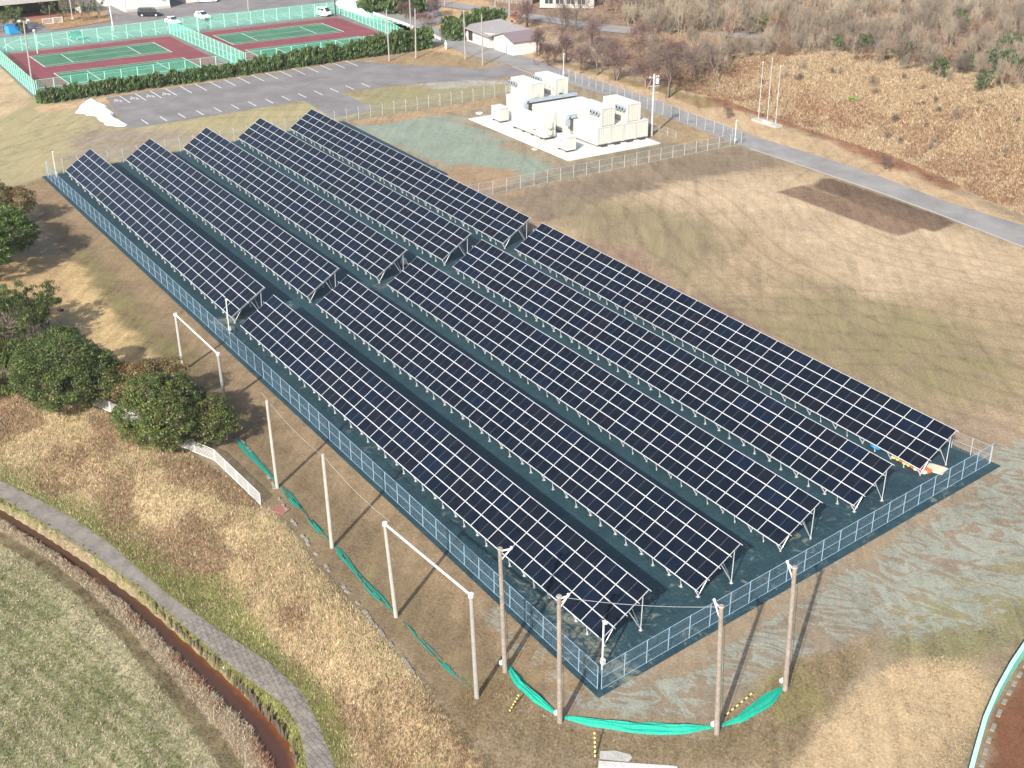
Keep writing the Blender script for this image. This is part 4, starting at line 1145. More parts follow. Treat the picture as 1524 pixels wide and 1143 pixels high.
# camera masts of the solar field
def mast(label, p, h, name='camera_mast'):
    t = thing(name, label, 'mast', tuple(p), 0, 'white camera masts')
    MB().tube((0, 0, 0), (0, 0, h), 0.065, n=8).build('mast', M_white, t)
    MB().box((0, 0.05, h * 0.17), (0.28, 0.22, 0.42)).build('box', M_white, t)
    MB().box((0.12, 0, h), (0.35, 0.16, 0.14)).build('camera', M_white, t)
    MB().sphere((-0.1, 0, h + 0.03), 0.11).build('camera_dome', M_dark, t)
mast('white camera mast just inside the sharp near corner of the fence', (-52.1, 40.1, 0), 3.75)
mast('white camera mast inside the left fence at the gap between the solar blocks', (-114.1, 40.0, 0), 3.75)
mast('white camera mast at the far left corner of the solar field', (-176.2, 40.0, 0), 3.6)
mast('white camera mast at the far right corner of the container yard', (-139.1, 127.9, 0), 3.5)
mast('white camera mast at the lane fence behind the left containers', tuple(at(838.5, 114)), 4.0)

def lean_pole(label, b, t_, h, r0, r1, mat, group, name='timber_pole', extra=None):
    B = at(*b)
    # lean: top of the pole seen at t_ at height h above the foot
    d = FW * F_PX + RT * (t_[0] - PW_ / 2) - UP * (t_[1] - PH_ / 2)
    k = (h - CAM_Z) / d[2]; T_ = CAM + d * k
    T_ = B + (T_ - B) * 1.0
    hor = np.clip((T_ - B)[:2], -0.35, 0.35)
    T_ = np.array([B[0] + hor[0], B[1] + hor[1], h])
    th = thing(name, label, 'pole', tuple(B), 0, group)
    MB().tube((0, 0, -0.3), tuple(T_ - B), r0, r1, n=10).build('shaft', mat, th, smooth=False)
    if extra: extra(th, T_ - B)
    return th, B, T_
def arm_fn(dx, dy):
    def f(th, top):
        x, y, z = top
        MB().tube((x, y, z - 0.9), (x + dx, y + dy, z + 0.15), 0.05, n=5).build('brace', M_white, th)
        MB().tube((x, y, z - 0.15), (x + dx * 1.05, y + dy * 1.05, z + 0.12), 0.055, n=5).build('arm', M_white, th)
        MB().sphere((x + dx, y + dy, z + 0.2), 0.1).build('pulley', M_white, th)
        MB().tube((x, y, z), (x, y, z + 0.08), 0.19, 0.15, n=8).build('cap', M_concpole, th)
        MB().box((x * .07 - 0.2, y * .07 - 0.1, 0.65), (0.2, 0.3, 0.25)).build('winch', M_white, th)
        MB().tube((0.28, 0.1, 0.3), (x + 0.25, y + 0.1, z - 0.5), 0.02, n=3).build('cable', M_dark, th)
    return f
G1 = 'tall net poles around the lawn corner'
P1, B1, T1 = lean_pole('weathered net pole at the left end of the bright green net, near the crossbar frame', (752, 1000), (744, 817), 9.1, 0.165, 0.125, M_woodpole, G1, extra=arm_fn(0.5, 0.5))
P2, B2, T2 = lean_pole('brown weathered net pole standing before the sharp fence corner', (833.5, 1075), (832, 888), 9.05, 0.17, 0.13, M_woodpole, G1, extra=arm_fn(0.35, 0.4))
P3, B3, T3 = lean_pole('weathered net pole at the middle of the bright green net below the fence', (1067, 1092), (1073.5, 903), 9.05, 0.17, 0.13, M_woodpole, G1, extra=arm_fn(-0.5, -0.1))
P4, B4, T4 = lean_pole('weathered net pole at the right end of the bright green net', (1168.5, 1027), (1183, 845), 8.95, 0.17, 0.13, M_woodpole, G1, extra=arm_fn(-0.5, -0.15))
G2 = 'pale net poles along the bank'
lean_pole('pale net pole closest to the evergreen trees, free standing', (413, 726), (397, 596), 7.6, 0.15, 0.12, M_palepole, G2)
lean_pole('pale net pole between the two crossbar frames, on its own beside green net', (494.5, 815), (480.5, 676), 7.6, 0.155, 0.125, M_palepole, G2)
def goal(label, b0, t0, b1, t1, h, h2):
    B = at(*b0); B2_ = at(*b1)
    t = thing('crossbar_frame', label, 'frame', tuple(B), 0, 'tall frames with a white crossbar')
    def top(b, t_, h):
        d = FW * F_PX + RT * (t_[0] - PW_ / 2) - UP * (t_[1] - PH_ / 2); k = (h - CAM_Z) / d[2]; q = CAM + d * k
        return np.array([b[0] + np.clip(q[0] - b[0], -.6, .6), b[1] + np.clip(q[1] - b[1], -.6, .6), h])
    Ta, Tb = top(B, t0, h), top(B2_, t1, h2)
    MB().tube((0, 0, -0.3), tuple(Ta - B), 0.155, 0.12, n=10).build('post', M_palepole, t)
    MB().tube(tuple(B2_ - B - [0, 0, 0.3]), tuple(Tb - B), 0.16, 0.13, n=10).build('post', M_concpole, t)
    MB().tube(tuple(Ta - B), tuple(Tb - B), 0.085, n=8).build('crossbar', M_white, t)
    for q in (Ta, Tb): MB().tube(tuple(q - B - [0, 0, 0.12]), tuple(q - B + [0, 0, 0.12]), 0.18, n=8).build('cap', M_white, t)
goal('tall frame with white crossbar in front of the near solar rows, by the pale slope', (590, 918), (571.5, 780), (710, 1038), (701, 886), 7.6, 7.75)
goal('tall frame with white crossbar rising beyond the evergreen trees', (273, 552), (261, 468), (335, 600), (324.5, 527), 5.6, 5.0)
# wires between the net poles
def wire(label, a, b, sag=0.3, r=0.018, mat=None, name='wire'):
    a = np.array(a, float); b = np.array(b, float); P = []
    for k in range(9):
        s = k / 8; p = a * (1 - s) + b * s; p[2] -= 4 * sag * s * (1 - s); P.append(tuple(p - a))
    o = MB().path(P, r, 3).build(name, mat or M_galv, None, tuple(a)); tag(o, label, 'wire'); return o
wire('thin wire from the pole before the fence corner to the middle net pole', T2, T3, 0.25)
wire('thin wire running up the slope between the crossbar frames, above the worn strip', (-86.0, 32.2, 7.4), (-74.1, 31.9, 7.4), 0.4, 0.015, M_palepole)
wire('thin wire from the lone pale pole to the front crossbar frame', (-74.1, 31.9, 7.4), (-64.2, 31.8, 7.4), 0.3, 0.015, M_palepole)
for lb, a, b in (('thin stay wire slanting down beside the pole nearest the trees', (-84.1, 32.0, 7.4), (465, 700)),
                 ('thin stay wire slanting down beside the lone pale pole', (-74.1, 31.9, 7.4), (503, 727)),
                 ('thin stay wire slanting down from the far frame to the ground', (-103, 32, 5.0), (292, 538)),
                 ('thin stay wire dropping from the left post of the near frame', (-64.2, 31.8, 7.5), (616, 850))):
    wire(lb, a, at(*b), 0.05, 0.012, M_palepole)
# far poles by the parking lot
G3 = 'tall grey poles between parking lot and lane'
for lb, b, t_, h in (('grey pole rising out of the hedge end, left of four', (579.5, 91), (575, 15), 9.2), ('pale tipped pole at the hedge end by the turf island', (619, 87), (616, 12), 9.0),
                     ('grey pole on the turf island facing the white shed', (692.5, 88.5), (690, 20), 9.1), ('grey pole at the tip of the turf island facing the garage', (718.5, 97), (717.5, 23), 9.2)):
    lean_pole(lb, b, t_, h, 0.15, 0.11, M_concpole, G3, 'grey_pole')
def flood(label, b, t_, h, head=True, mat=M_concpole):
    th, B, T_ = lean_pole(label, b, t_, h, 0.16, 0.11, mat, 'lamp poles of the tennis courts', 'lamp_pole')
    v = T_ - B
    MB().box((v[0], v[1], v[2]), (0.15, 1.6, 0.12)).build('crossarm', mat, th)
    for yy in (-0.7, 0.7): MB().box((v[0] + 0.1, v[1] + yy, v[2] + 0.18), (0.35, 0.4, 0.3)).build('lamp_head', M_white, th)
flood('tall weathered lamp pole at the left corner of the tennis courts', (50, 140), (37, 30), 11.8)
flood('white lamp pole behind the left tennis court fence', (169, 46), (160, -14), 10.5, mat=M_white)
flood('dark lamp pole at the far right corner of the tennis courts', (500, 24), (498, -40), 9.5, mat=M_dark)
flood('dark lamp pole beside the right end of the courts and hedge', (612, 52), (609, -20), 9.8)
for lb, b, h in (('short globe lamp post at the left end of the far court fence', (56, 80), 4.3), ('short globe lamp post at the middle of the far court fence', (296, 48), 4.0)):
    B = at(*b); t = thing('globe_lamp', lb, 'lamp', tuple(B)); MB().tube((0, 0, 0), (0, 0, h), 0.07, n=6).build('post', M_mintw, t); MB().sphere((0, 0, h), 0.28).build('globe', M_white, t)
for lb, b in (('white flagpole left of the pines before the hall', (96, 19)), ('white flagpole in the middle of the pine island', (108, 29)), ('white flagpole right of the pines before the hall', (116, 8)), ('white post beside the black van', (227, 14))):
    B = at(*b); t = thing('flagpole', lb, 'flagpole', tuple(B)); MB().tube((0, 0, 0), (0, 0, 8), 0.09, 0.06, n=7).build('shaft', M_white, t); MB().box((0, 0, 0.1), (0.6, 0.6, 0.2)).build('base', M_conc, t)
for lb, b in (('wooden utility pole on the upper road verge', (662, 9)), ('grey utility pole beside the upper road behind the shed', (737, 28)), ('utility pole standing in the woods above the hillside', (1010, 40)), ('slim utility pole behind the white lamp by the upper road', (758, 25)), ('grey utility pole beyond the far white cars', (370, 16))):
    B = hit(*b); t = thing('utility_pole', lb, 'utility pole', tuple(B)); MB().tube((0, 0, 0), (0, 0, 10), 0.17, 0.12, n=8).build('pole', M_concpole, t); MB().box((0, 0, 9), (0.1, 1.8, 0.1)).build('crossarm', M_galv, t)
# three flagpoles on the hill foot
fb = at(1141, 184)
t0 = thing('concrete_plinth', 'low concrete plinth under the three white poles at the hill foot', 'plinth', (float(fb[0]), float(fb[1]), 0))
MB().box((0, 0, 0.15), (5.4, 1.4, 0.3)).build('slab', M_concg, t0); MB().box((0.3, -0.3, 0.38), (1.6, 0.5, 0.2)).build('step', M_conc, t0)
for lb, b, h in (('left one of three slim white poles at the hill foot', (1128.5, 179), 8.6), ('middle one of three slim white poles, the tallest', (1141.5, 181), 9.3), ('right one of three slim white poles at the hill foot', (1154, 186), 8.6)):
    B = at(*b); t = thing('flagpole', lb, 'flagpole', (B[0], B[1], 0.3), 0, 'three poles at the hill foot'); MB().tube((0, 0, 0), (0, 0, h), 0.06, 0.045, n=8).build('shaft', M_galv, t); MB().sphere((0, 0, h + 0.05), 0.12).build('finial', M_white, t)

# ================================================================ NETTING ON THE GROUND
def net_roll(label, pts, w, torn=False, mat=M_netg, seed=1, hh=0.35):
    r = random.Random(seed)
    P = [np.array(p[:2], float) for p in pts]
    # resample
    Q = []
    for a, b in zip(P[:-1], P[1:]):
        n = max(1, int(np.linalg.norm(b - a) / 0.3))
        for k in range(n): Q.append(a + (b - a) * k / n)
    Q.append(P[-1])
    V = []; Fc = []; cols = 11
    for i, q in enumerate(Q):
        d = Q[min(i + 1, len(Q) - 1)] - Q[max(i - 1, 0)]; d = d / np.linalg.norm(d); n = np.array([-d[1], d[0]])
        e = min(1, i / 5, (len(Q) - 1 - i) / 5) * 0.75 + 0.25
        for k in range(cols):
            s = k / (cols - 1) - 0.5
            ww = w * e * (1 + 0.25 * math.sin(i * 0.3 + seed))
            x, y = q + n * s * ww
            z = hz(x, y) + 0.03 + hh * e * (1 - (2 * s) ** 2) * (0.55 + 0.38 * math.sin(k * 2.4 + i * 0.12 + seed) + 0.12 * math.sin(i * 0.7 + k) + 0.10 * r.random())
            V.append((x - Q[0][0], y - Q[0][1], z - hz(*Q[0])))
    for i in range(len(Q) - 1):
        for k in range(cols - 1):
            if torn and (vnoise(np.array([i * 0.35]), np.array([k * 0.6 + seed * 7.0]), 5)[0] > (0.68 if seed < 9 else 0.5)): continue
            a = i * cols + k; Fc.append((a, a + 1, a + cols + 1, a + cols))
    o = MB().add(V, Fc).build('green_net', mat, None, (float(Q[0][0]), float(Q[0][1]), hz(*Q[0])))
    tag(o, label, 'net', 'green ball nets lowered to the ground'); return o
gpts = lambda L: [tuple(at(*p)[:2]) for p in L]
net_roll('bright green net bundle curving from the crossbar frame side to the corner pole', gpts([(757, 992), (775, 1020), (800, 1043), (830, 1064)]), 0.75, seed=2)
net_roll('bright green net bundle, the widest, sagging between the two bottom poles', gpts([(838, 1068), (880, 1077), (940, 1084), (1010, 1087), (1063, 1083)]), 0.8, seed=3)
net_roll('bright green net bundle rising to the right-hand net pole', gpts([(1070, 1082), (1100, 1072), (1135, 1048), (1166, 1022)]), 0.75, seed=4)
M_netd = simple('faded_green_netting', (0.005, 0.15, 0.11), 0.75, 0.25, 7, dirt=(0.05, 0.11, 0.08), dirtamt=0.7)
net_roll('dark green net strip lying below the nearest evergreen tree', gpts([(350, 652), (380, 684), (410, 716)]), 0.55, mat=M_netd, seed=5, hh=0.12)
net_roll('dark green net strip between the two lone pale poles, torn midway', gpts([(418, 722), (440, 750), (462, 775), (490, 805)]), 0.5, True, M_netd, 6, 0.12)
net_roll('torn green net strip leading to the near crossbar frame', gpts([(498, 812), (520, 840), (550, 875), (585, 910)]), 0.5, True, M_netd, 7, 0.12)
net_roll('scraps of green net in the grass between the posts of the near frame', gpts([(600, 925), (630, 957), (665, 992), (702, 1024)]), 0.4, True, M_netd, 9, 0.08)
# striped guy-wire covers
def striped(label, a, b, h):
    A = at(*a); B = np.array([A[0], A[1], 0.0]); T_ = at(*b)
    t = thing('striped_guy_cover', label, 'guy wire cover', tuple(A), 0, 'yellow and black guy wire covers')
    v = np.array([T_[0] - A[0], T_[1] - A[1], h]); n = 12
    for k in range(n):
        p, q = v * k / n, v * (k + 1) / n
        MB().tube(tuple(p), tuple(q), 0.05, n=6).build('stripe', M_yellow if k % 2 else M_dark, t)
striped('yellow and black striped guy cover left of the corner pole', (757, 1061), (772, 1046), 0.6)
striped('yellow and black striped guy cover beside the pale slab at the bottom', (886, 1130), (884, 1112), 1.1)
striped('yellow and black striped guy cover inside the net curve at the middle pole', (1078, 1066), (1118, 1040), 0.4)
# slabs at the bottom edge
s1 = drape('concrete_slab', [(891, 1133), (1008, 1141), (1010, 1175), (888, 1170)], M_conc, 0.05, 0, 'pale rectangular slab at the bottom edge of the lawn')
s2 = drape('concrete_slab', [(893, 1119), (915, 1118), (938, 1124), (941, 1129), (935, 1135), (892, 1131)], M_concg, 0.06, 0, 'broken grey slab piece beside the pale slab')
rp = MB().box((0, 0, 0), (1.1, 0.9, 0.06)).build('rust_plate', M_brick, None, tuple(at(418, 760) + [0, 0, 0.08])); rp.rotation_euler = (0, 0.05, 0.55)
tag(rp, 'rust red metal plate lying on the bank below the louvred fence', 'metal plate')
# white litter in the ditch
lt = MB().add([(0, 0, 0), (-0.3, 0.08, 0.1), (-0.75, -0.02, 0.03), (-0.8, 0.12, 0.12), (-0.35, 0.24, 0.14), (-0.02, 0.15, 0.06)], [(0, 5, 4, 1), (1, 4, 3, 2)]).build('plastic_sheet', M_white, None, tuple(at(332, 996, -3.4) + [0, 0, 0.0]))
tag(lt, 'crumpled white plastic sheet caught on the ditch bank', 'litter')
# sacks, tarp and board under the last table
sk = thing('sack_heap', 'row of yellow and orange plastic sacks under the end of the rear table', 'sacks', tuple(at(1352, 694)))
for k in range(9):
    MB().sphere((-1.5 + 0.38 * k, 0.05 * (k % 3), 0.16), 0.22, sc=(1, 1.3, 0.7)).build('sack', [M_yellow, M_yellow, M_orange][k % 3] if k < 6 else [M_white, M_orange][k % 2], sk)
MB().box((0, 0.55, 0.12), (3.4, 0.6, 0.2)).build('orange_mesh_roll', M_orange, sk)
bd = MB().box((0, 0, 0.05), (1.7, 1.3, 0.06)).build('plywood_sheet', M_ply, None, tuple(at(1391, 698))); bd.rotation_euler = (0, 0, 0.35)
tag(bd, 'pale board lying on the mat beyond the end of the rear table', 'board')
tp = MB().sphere((0, 0, 0.25), 0.5, sc=(1.3, 0.8, 0.6), seg=10, rings=6).build('blue_tarp', M_blue, None, tuple(at(1304, 667)))
tag(tp, 'bright blue tarp bundle under the rear solar table', 'tarp')
sb = MB().sphere((0, 0, 0.4), 0.45, sc=(0.9, 0.9, 1)).build('white_sack', M_white, None, tuple(at(601, 394)))
tag(sb, 'white sack under the end of the middle far solar table', 'sack')

# ================================================================ BALLFIELD FENCE bottom right
P = [at(*p) for p in [(1436, 1185), (1447, 1143), (1462, 1090), (1480, 1048), (1502, 1008), (1530, 966), (1575, 920)]]
t = thing('padded_fence', 'low mint green padded outfield fence at the bottom right', 'fence', tuple(P[0]))
for a, b in zip(P[:-1], P[1:]):
    n = max(1, int(round(np.linalg.norm(b - a) / 1.2)))
    for k in range(n):
        p = a + (b - a) * k / n; q = a + (b - a) * (k + 1) / n; d = (q - p); L = np.linalg.norm(d); d /= L
        c = (p + q) / 2 - P[0]
        nn = (-d[1], d[0], 0)
        m = MB().box((c[0], c[1], 0.55), (L - 0.015, 0.10, 1.1), 0, ax=(tuple(d), nn, (0, 0, 1)))
        m.box((c[0], c[1], 1.13), (L - 0.01, 0.22, 0.07), 1, ax=(tuple(d), nn, (0, 0, 1)))
        m.box((c[0] - nn[0] * 0.10, c[1] - nn[1] * 0.10, 1.14), (L - 0.01, 0.06, 0.06), 1, ax=(tuple(d), nn, (0, 0, 1)))
        m.build('panel', [M_mint, M_mintw], t)
        MB().box((c[0] - nn[0] * 0.45, c[1] - nn[1] * 0.45, 0.05), (L * 0.46, 0.25, 0.1), 0, ax=(tuple(d), nn, (0, 0, 1))).build('kerb_block', M_stone, t)

# ================================================================ SNOW
def snow(label, px, h, seed, name='snow_pile'):
    poly = [tuple(at(*p)[:2]) for p in px]; P = np.array(poly)
    X = np.arange(P[:, 0].min() - 1, P[:, 0].max() + 1, 0.35); Y = np.arange(P[:, 1].min() - 1, P[:, 1].max() + 1, 0.35)
    A, B = np.meshgrid(X, Y); d = in_poly(A.ravel(), B.ravel(), poly) + (fbm(A.ravel() / 1.5, B.ravel() / 1.5, seed, 3) - 0.5) * 1.0
    Z = np.where(d > 0, h * (1 - np.exp(-np.clip(d, 0, 9) / 1.1)) * (0.75 + 0.6 * fbm(A.ravel() / 1.3, B.ravel() / 1.3, seed + 3, 3)), -0.3)
    I = np.arange(len(X) * len(Y)).reshape(len(Y), len(X))
    Fq = np.stack([I[:-1, :-1].ravel(), I[:-1, 1:].ravel(), I[1:, 1:].ravel(), I[1:, :-1].ravel()], 1)
    Fq = Fq[(Z[Fq] > -0.2).any(1)]
    g = height(A.ravel(), B.ravel())
    me = np_mesh(name, np.stack([A.ravel(), B.ravel(), Z + g], 1), Fq, M_snow, None, True)
    tag(link(name, me), label, 'snow')
snow('white melting snow pile at the left corner of the parking lot', [(113, 168), (124, 154), (136, 149), (150, 153), (164, 163), (176, 178), (191, 186), (188, 190), (170, 188), (155, 186), (148, 178), (142, 173)], 1.1, 3)
snow('wide bank of white snow behind the right tennis court', [(500, 6), (515, -6), (560, -8), (556, 4), (548, 12), (545, 20), (560, 30), (530, 20), (505, 12)], 1.5, 5, 'snow_bank')
#PART3
# ================================================================ FOLIAGE
def leaf_mesh(name, clumps, leaves, size, palette, mat, up=0.25, flat=0.6, seed=1, squash=0.85, spike=False):
    """clumps: (x,y,z,r) small leaf clusters; every leaf is a small bent quad"""
    r = np.random.default_rng(seed)
    cl = np.array(clumps, float); n = len(cl)
    ci = np.repeat(np.arange(n), leaves); N = len(ci)
    d = r.normal(size=(N, 3)); d[:, 2] = np.abs(d[:, 2]) * 0.8 + d[:, 2] * 0.2 + up; d /= np.linalg.norm(d, axis=1)[:, None]
    rad = cl[ci, 3] * (0.55 + 0.5 * r.random(N))
    P = cl[ci, :3] + d * rad[:, None] * np.array([1, 1, squash])
    nrm = d + r.normal(size=(N, 3)) * flat; nrm /= np.linalg.norm(nrm, axis=1)[:, None]
    if spike: t1 = np.tile([[0, 0, 1.0]], (N, 1)) + r.normal(size=(N, 3)) * 0.35
    else: t1 = r.normal(size=(N, 3))
    t1 -= nrm * (t1 * nrm).sum(1)[:, None] * (0 if spike else 1); t1 /= np.linalg.norm(t1, axis=1)[:, None]
    t2 = np.cross(nrm, t1); t2 /= np.linalg.norm(t2, axis=1)[:, None] + 1e-9
    s = size * (0.6 + 0.8 * r.random(N))[:, None]
    a = (0.5, 0.28) if not spike else (0.85, 0.22)
    V = np.stack([P - t1 * s * a[0], P + t2 * s * a[1] - t1 * s * 0.05, P + t1 * s * a[0], P - t2 * s * a[1] - t1 * s * 0.05], 1).reshape(-1, 3)
    Fc = np.arange(4 * N).reshape(N, 4)
    pal = np.array(palette); cb = r.integers(0, len(pal), n)
    mixi = np.where(r.random(N) < 0.55, cb[ci], r.integers(0, len(pal), N))
    c = pal[mixi] * (0.62 + 0.42 * r.random(N))[:, None]
    return np_mesh(name, V, Fc, mat, {'col': np.repeat(c, 4, 0)})

def clumps_on(blobs, per_m2, cr, seed):
    r = np.random.default_rng(seed); out = []
    B = np.array(blobs, float)
    for b in B:
        n = int(4 * math.pi * b[3] ** 2 * per_m2)
        d = r.normal(size=(n, 3)); d[:, 2] = d[:, 2] * 0.9 + 0.25; d /= np.linalg.norm(d, axis=1)[:, None]
        wob = 0.82 + 0.35 * r.random(n)
        P = b[:3] + d * b[3] * wob[:, None] * np.array([1, 1, 0.82])
        ins = np.zeros(n, bool)
        for q in B:
            if q is b or np.allclose(q, b): continue
            ins |= np.linalg.norm((P - q[:3]) / np.array([1, 1, .82]), axis=1) < q[3] * 0.75
        for p in P[~ins]: out.append((p[0], p[1], p[2], cr * (0.7 + 0.6 * r.random())))
    return out

DG = [(0.036, 0.062, 0.012), (0.048, 0.082, 0.014), (0.068, 0.105, 0.018), (0.090, 0.130, 0.024), (0.030, 0.048, 0.012)]
OL = [(0.070, 0.082, 0.018), (0.100, 0.110, 0.022), (0.135, 0.138, 0.028), (0.055, 0.066, 0.016), (0.16, 0.12, 0.035)]
RU = [(0.17, 0.085, 0.030), (0.13, 0.075, 0.028), (0.10, 0.080, 0.025), (0.20, 0.11, 0.045)]
BG = [(0.07, 0.14, 0.02), (0.10, 0.19, 0.03), (0.05, 0.10, 0.018), (0.13, 0.22, 0.04)]

def limb_tree(t, base, blobs, mat=None, r0=0.22):
    m = MB(); top = np.mean(np.array(blobs)[:, :3], 0)
    m.tube((0, 0, -0.3), (top[0] * 0.3, top[1] * 0.3, 1.2), r0, r0 * 0.8, n=8)
    st = (top[0] * 0.3, top[1] * 0.3, 1.1)
    for b in blobs:
        mid = ((st[0] + b[0]) / 2 + random.uniform(-.3, .3), (st[1] + b[1]) / 2 + random.uniform(-.3, .3), (st[2] + b[2]) / 2 + 0.2)
        m.tube(st, mid, r0 * 0.6, r0 * 0.4, n=6); m.tube(mid, (b[0], b[1], b[2] + b[3] * 0.3), r0 * 0.4, r0 * 0.12, n=6)
        for _ in range(3):
            e = (b[0] + random.uniform(-1, 1) * b[3] * .8, b[1] + random.uniform(-1, 1) * b[3] * .8, b[2] + random.uniform(0, .9) * b[3])
            m.tube(mid, e, r0 * 0.2, 0.02, n=4)
    m.build('trunk', mat or M_barkp, t)

def broad_tree(label, basepx, blobs_px, parts, seed, group='evergreen trees on the bank'):
    """blobs_px: (px,py,z,r,palette key)"""
    B = hit(*basepx) if basepx else None
    t = thing('evergreen_tree', label, 'tree', tuple(B), 0, group)
    bl = []
    for (px, py, z, r, k) in blobs_px:
        q = at(px, py, z); bl.append((q[0] - B[0], q[1] - B[1], q[2] - B[2], r, k))
    limb_tree(t, B, [b[:4] for b in bl])
    allb = [b[:4] for b in bl]
    for key, pal, lf in parts:
        bb = [b[:4] for b in bl if b[4] == key]
        if not bb: continue
        cs = clumps_on(bb, 3.6, 0.46, seed)
        me = leaf_mesh('crown', cs, 64, 0.15, pal, M_leaf, seed=seed + len(key))
        link('crown', me, t)
PRT = [('d', DG + OL[:2], 1), ('o', OL[:4] + DG[:3] + RU[2:3], 1), ('r', RU + OL[:2], 1), ('b', BG + DG[:2], 1)]
broad_tree('big bright green tree at the left edge, its shadow reaching the pale strip', (-15, 375), [(-18, 300, 3.5, 2.6, 'r'), (25, 300, 3.0, 1.9, 'r'), (0, 345, 4.5, 3.0, 'b'), (28, 350, 3.2, 2.0, 'b'), (-30, 370, 4.0, 3.2, 'b'), (-60, 330, 5, 4, 'b')], PRT, 11)
broad_tree('large dark green tree on the bank left of the white louvred fence', (95, 602), [(100, 540, 4.2, 2.4, 'd'), (62, 560, 3.6, 2.2, 'd'), (135, 548, 3.4, 1.9, 'd'), (88, 512, 4.6, 1.7, 'd'), (75, 590, 2.0, 1.6, 'd'), (155, 552, 2.6, 1.3, 'd'), (108, 575, 3.2, 1.6, 'd'), (45, 535, 3.4, 1.5, 'd')], PRT, 12)
broad_tree('rusty tinged tree squeezed between the dark tree and the round one', (165, 610), [(152, 578, 2.6, 1.35, 'o'), (178, 560, 2.4, 1.2, 'r'), (130, 590, 1.8, 0.9, 'o')], PRT, 13)
broad_tree('round olive evergreen tree with rust coloured top, hiding the louvred fence', (232, 665), [(225, 592, 4.4, 1.9, 'o'), (262, 590, 4.0, 1.7, 'd'), (200, 618, 3.0, 1.5, 'o'), (250, 625, 3.4, 1.9, 'o'), (215, 562, 3.6, 1.3, 'r'), (252, 556, 3.4, 1.3, 'r'), (225, 650, 1.8, 1.1, 'o'), (285, 600, 2.6, 1.2, 'd'), (190, 645, 1.6, 0.8, 'o'), (192, 588, 3.0, 1.1, 'r'), (250, 655, 1.6, 1.0, 'o')], PRT, 14)
broad_tree('small round green tree at the right end of the bank trees', (318, 658), [(312, 620, 2.4, 1.7, 'o'), (328, 632, 2.0, 1.4, 'o'), (298, 640, 1.8, 1.3, 'o')], PRT, 15)
# loose pines at the left edge
def pine(label, basepx, tufts, seed, group, spread=1.6, z0=2.6, pal=DG, ts=0.7, name='pine_tree', lf=26, ls=0.26):
    B = hit(*basepx); r = random.Random(seed)
    t = thing(name, label, 'tree', tuple(B), 0, group)
    cs = []; m = MB(); m.tube((0, 0, -0.3), (0.2, 0.1, z0 + 1.6), 0.17, 0.07, n=7)
    for k in range(tufts):
        a = r.random() * 6.28; rr = spread * (0.25 + 0.75 * math.sqrt(r.random())); z = z0 + r.random() * 2.2 - 0.5 * (rr / spread) + 0.4
        p = (rr * math.cos(a), rr * math.sin(a), z)
        m.tube((0.1, 0.05, z * 0.7), p, 0.03, 0.01, n=4)
        cs.append((*p, ts * (0.5 + 0.6 * r.random())))
    m.build('trunk', M_bark, t)
    link('crown', leaf_mesh('crown', cs, lf, ls, pal, M_leaf, up=0.6, seed=seed, spike=True), t)
pine('loose dark pine with upturned twigs at the left edge, front one', (18, 530), 150, 21, 'ragged pines at the left edge', 3.6, 2.6, lf=46, ls=0.17)
pine('loose dark pine behind the front pine, against the tan turf', (52, 500), 120, 22, 'ragged pines at the left edge', 3.0, 2.4, lf=46, ls=0.17)
pine('ragged pine cut off by the left edge of the photo', (-40, 500), 110, 23, 'ragged pines at the left edge', 4.0, 3.0, lf=46, ls=0.17)
pine('low scruffy green bush under the left pines beside the bank', (10, 585), 130, 24, None, 3.2, 0.8, OL + DG, name='bush')

for i_, (px_, sp2, n2_) in enumerate([((-10, 560), 3.0, 120), ((30, 560), 2.2, 80)]):
    pine(['green undergrowth bush at the left edge below the pines', 'green undergrowth bush between the pines and the dark tree', 'upper left pine beside the pale turf, at the photo edge', 'upper pine reaching over the pale turf strip', 'scrubby bush at the left edge above the path'][i_], px_, n2_, 130 + i_, None, sp2, [0.6, 0.6, 2.2, 2.0, 0.4][i_], DG + OL[:2], 0.7, name='bush' if i_ in (0, 1, 4) else 'pine_tree')
# clipped hedge of juniper shrubs
def juniper(seed, h, w):
    r = random.Random(seed); cs = []
    for k in range(int(46 * h * w / 3.0)):
        a = r.random() * 6.28; z = r.random() ** 0.8 * h; rr = w / 2 * math.sqrt(r.random()) * (1.0 - 0.35 * (z / h) ** 2)
        cs.append((rr * math.cos(a), rr * math.sin(a), z, 0.34))
    for k in range(6):
        a = r.random() * 6.28; cs.append((0.5 * math.cos(a) * w / 2, 0.5 * math.sin(a) * w / 2, h + 0.1 + 0.25 * r.random(), 0.24))
    return leaf_mesh('shrub_foliage', cs, 16, 0.34, [(0.045, 0.085, 0.022), (0.06, 0.11, 0.028), (0.08, 0.135, 0.035), (0.10, 0.12, 0.035), (0.035, 0.065, 0.018)], M_leaf, up=0.5, seed=seed, spike=True)
JV = [juniper(s, 1.75, 1.9) for s in (1, 2, 3)]; JT = [juniper(s, 3.0, 2.6) for s in (4, 5)]
y = 49.2; k = 0
while y < 124.5:
    x = -218.6 - 3.6 * (y - 48.6) / 75.6
    big = sstep(np.array([(y - 75) / 45]))[0]
    me = (JT if y > 100 else JV)[k % (2 if y > 100 else 3)]
    sc = (1.0 + 0.55 * big if y <= 100 else 0.85 + 0.35 * (y - 100) / 24) * random.uniform(0.86, 1.13)
    t = link('juniper_shrub', me, None, (x + random.uniform(-.15, .15), y, 0), (0, 0, random.random() * 6.28), (sc * .95, sc, sc))
    tag(t, 'dark green juniper shrub in the clipped hedge between tennis fence and parking lot', 'shrub', 'shrubs of the long clipped hedge')
    y += 1.42 if y < 100 else 1.75; k += 1
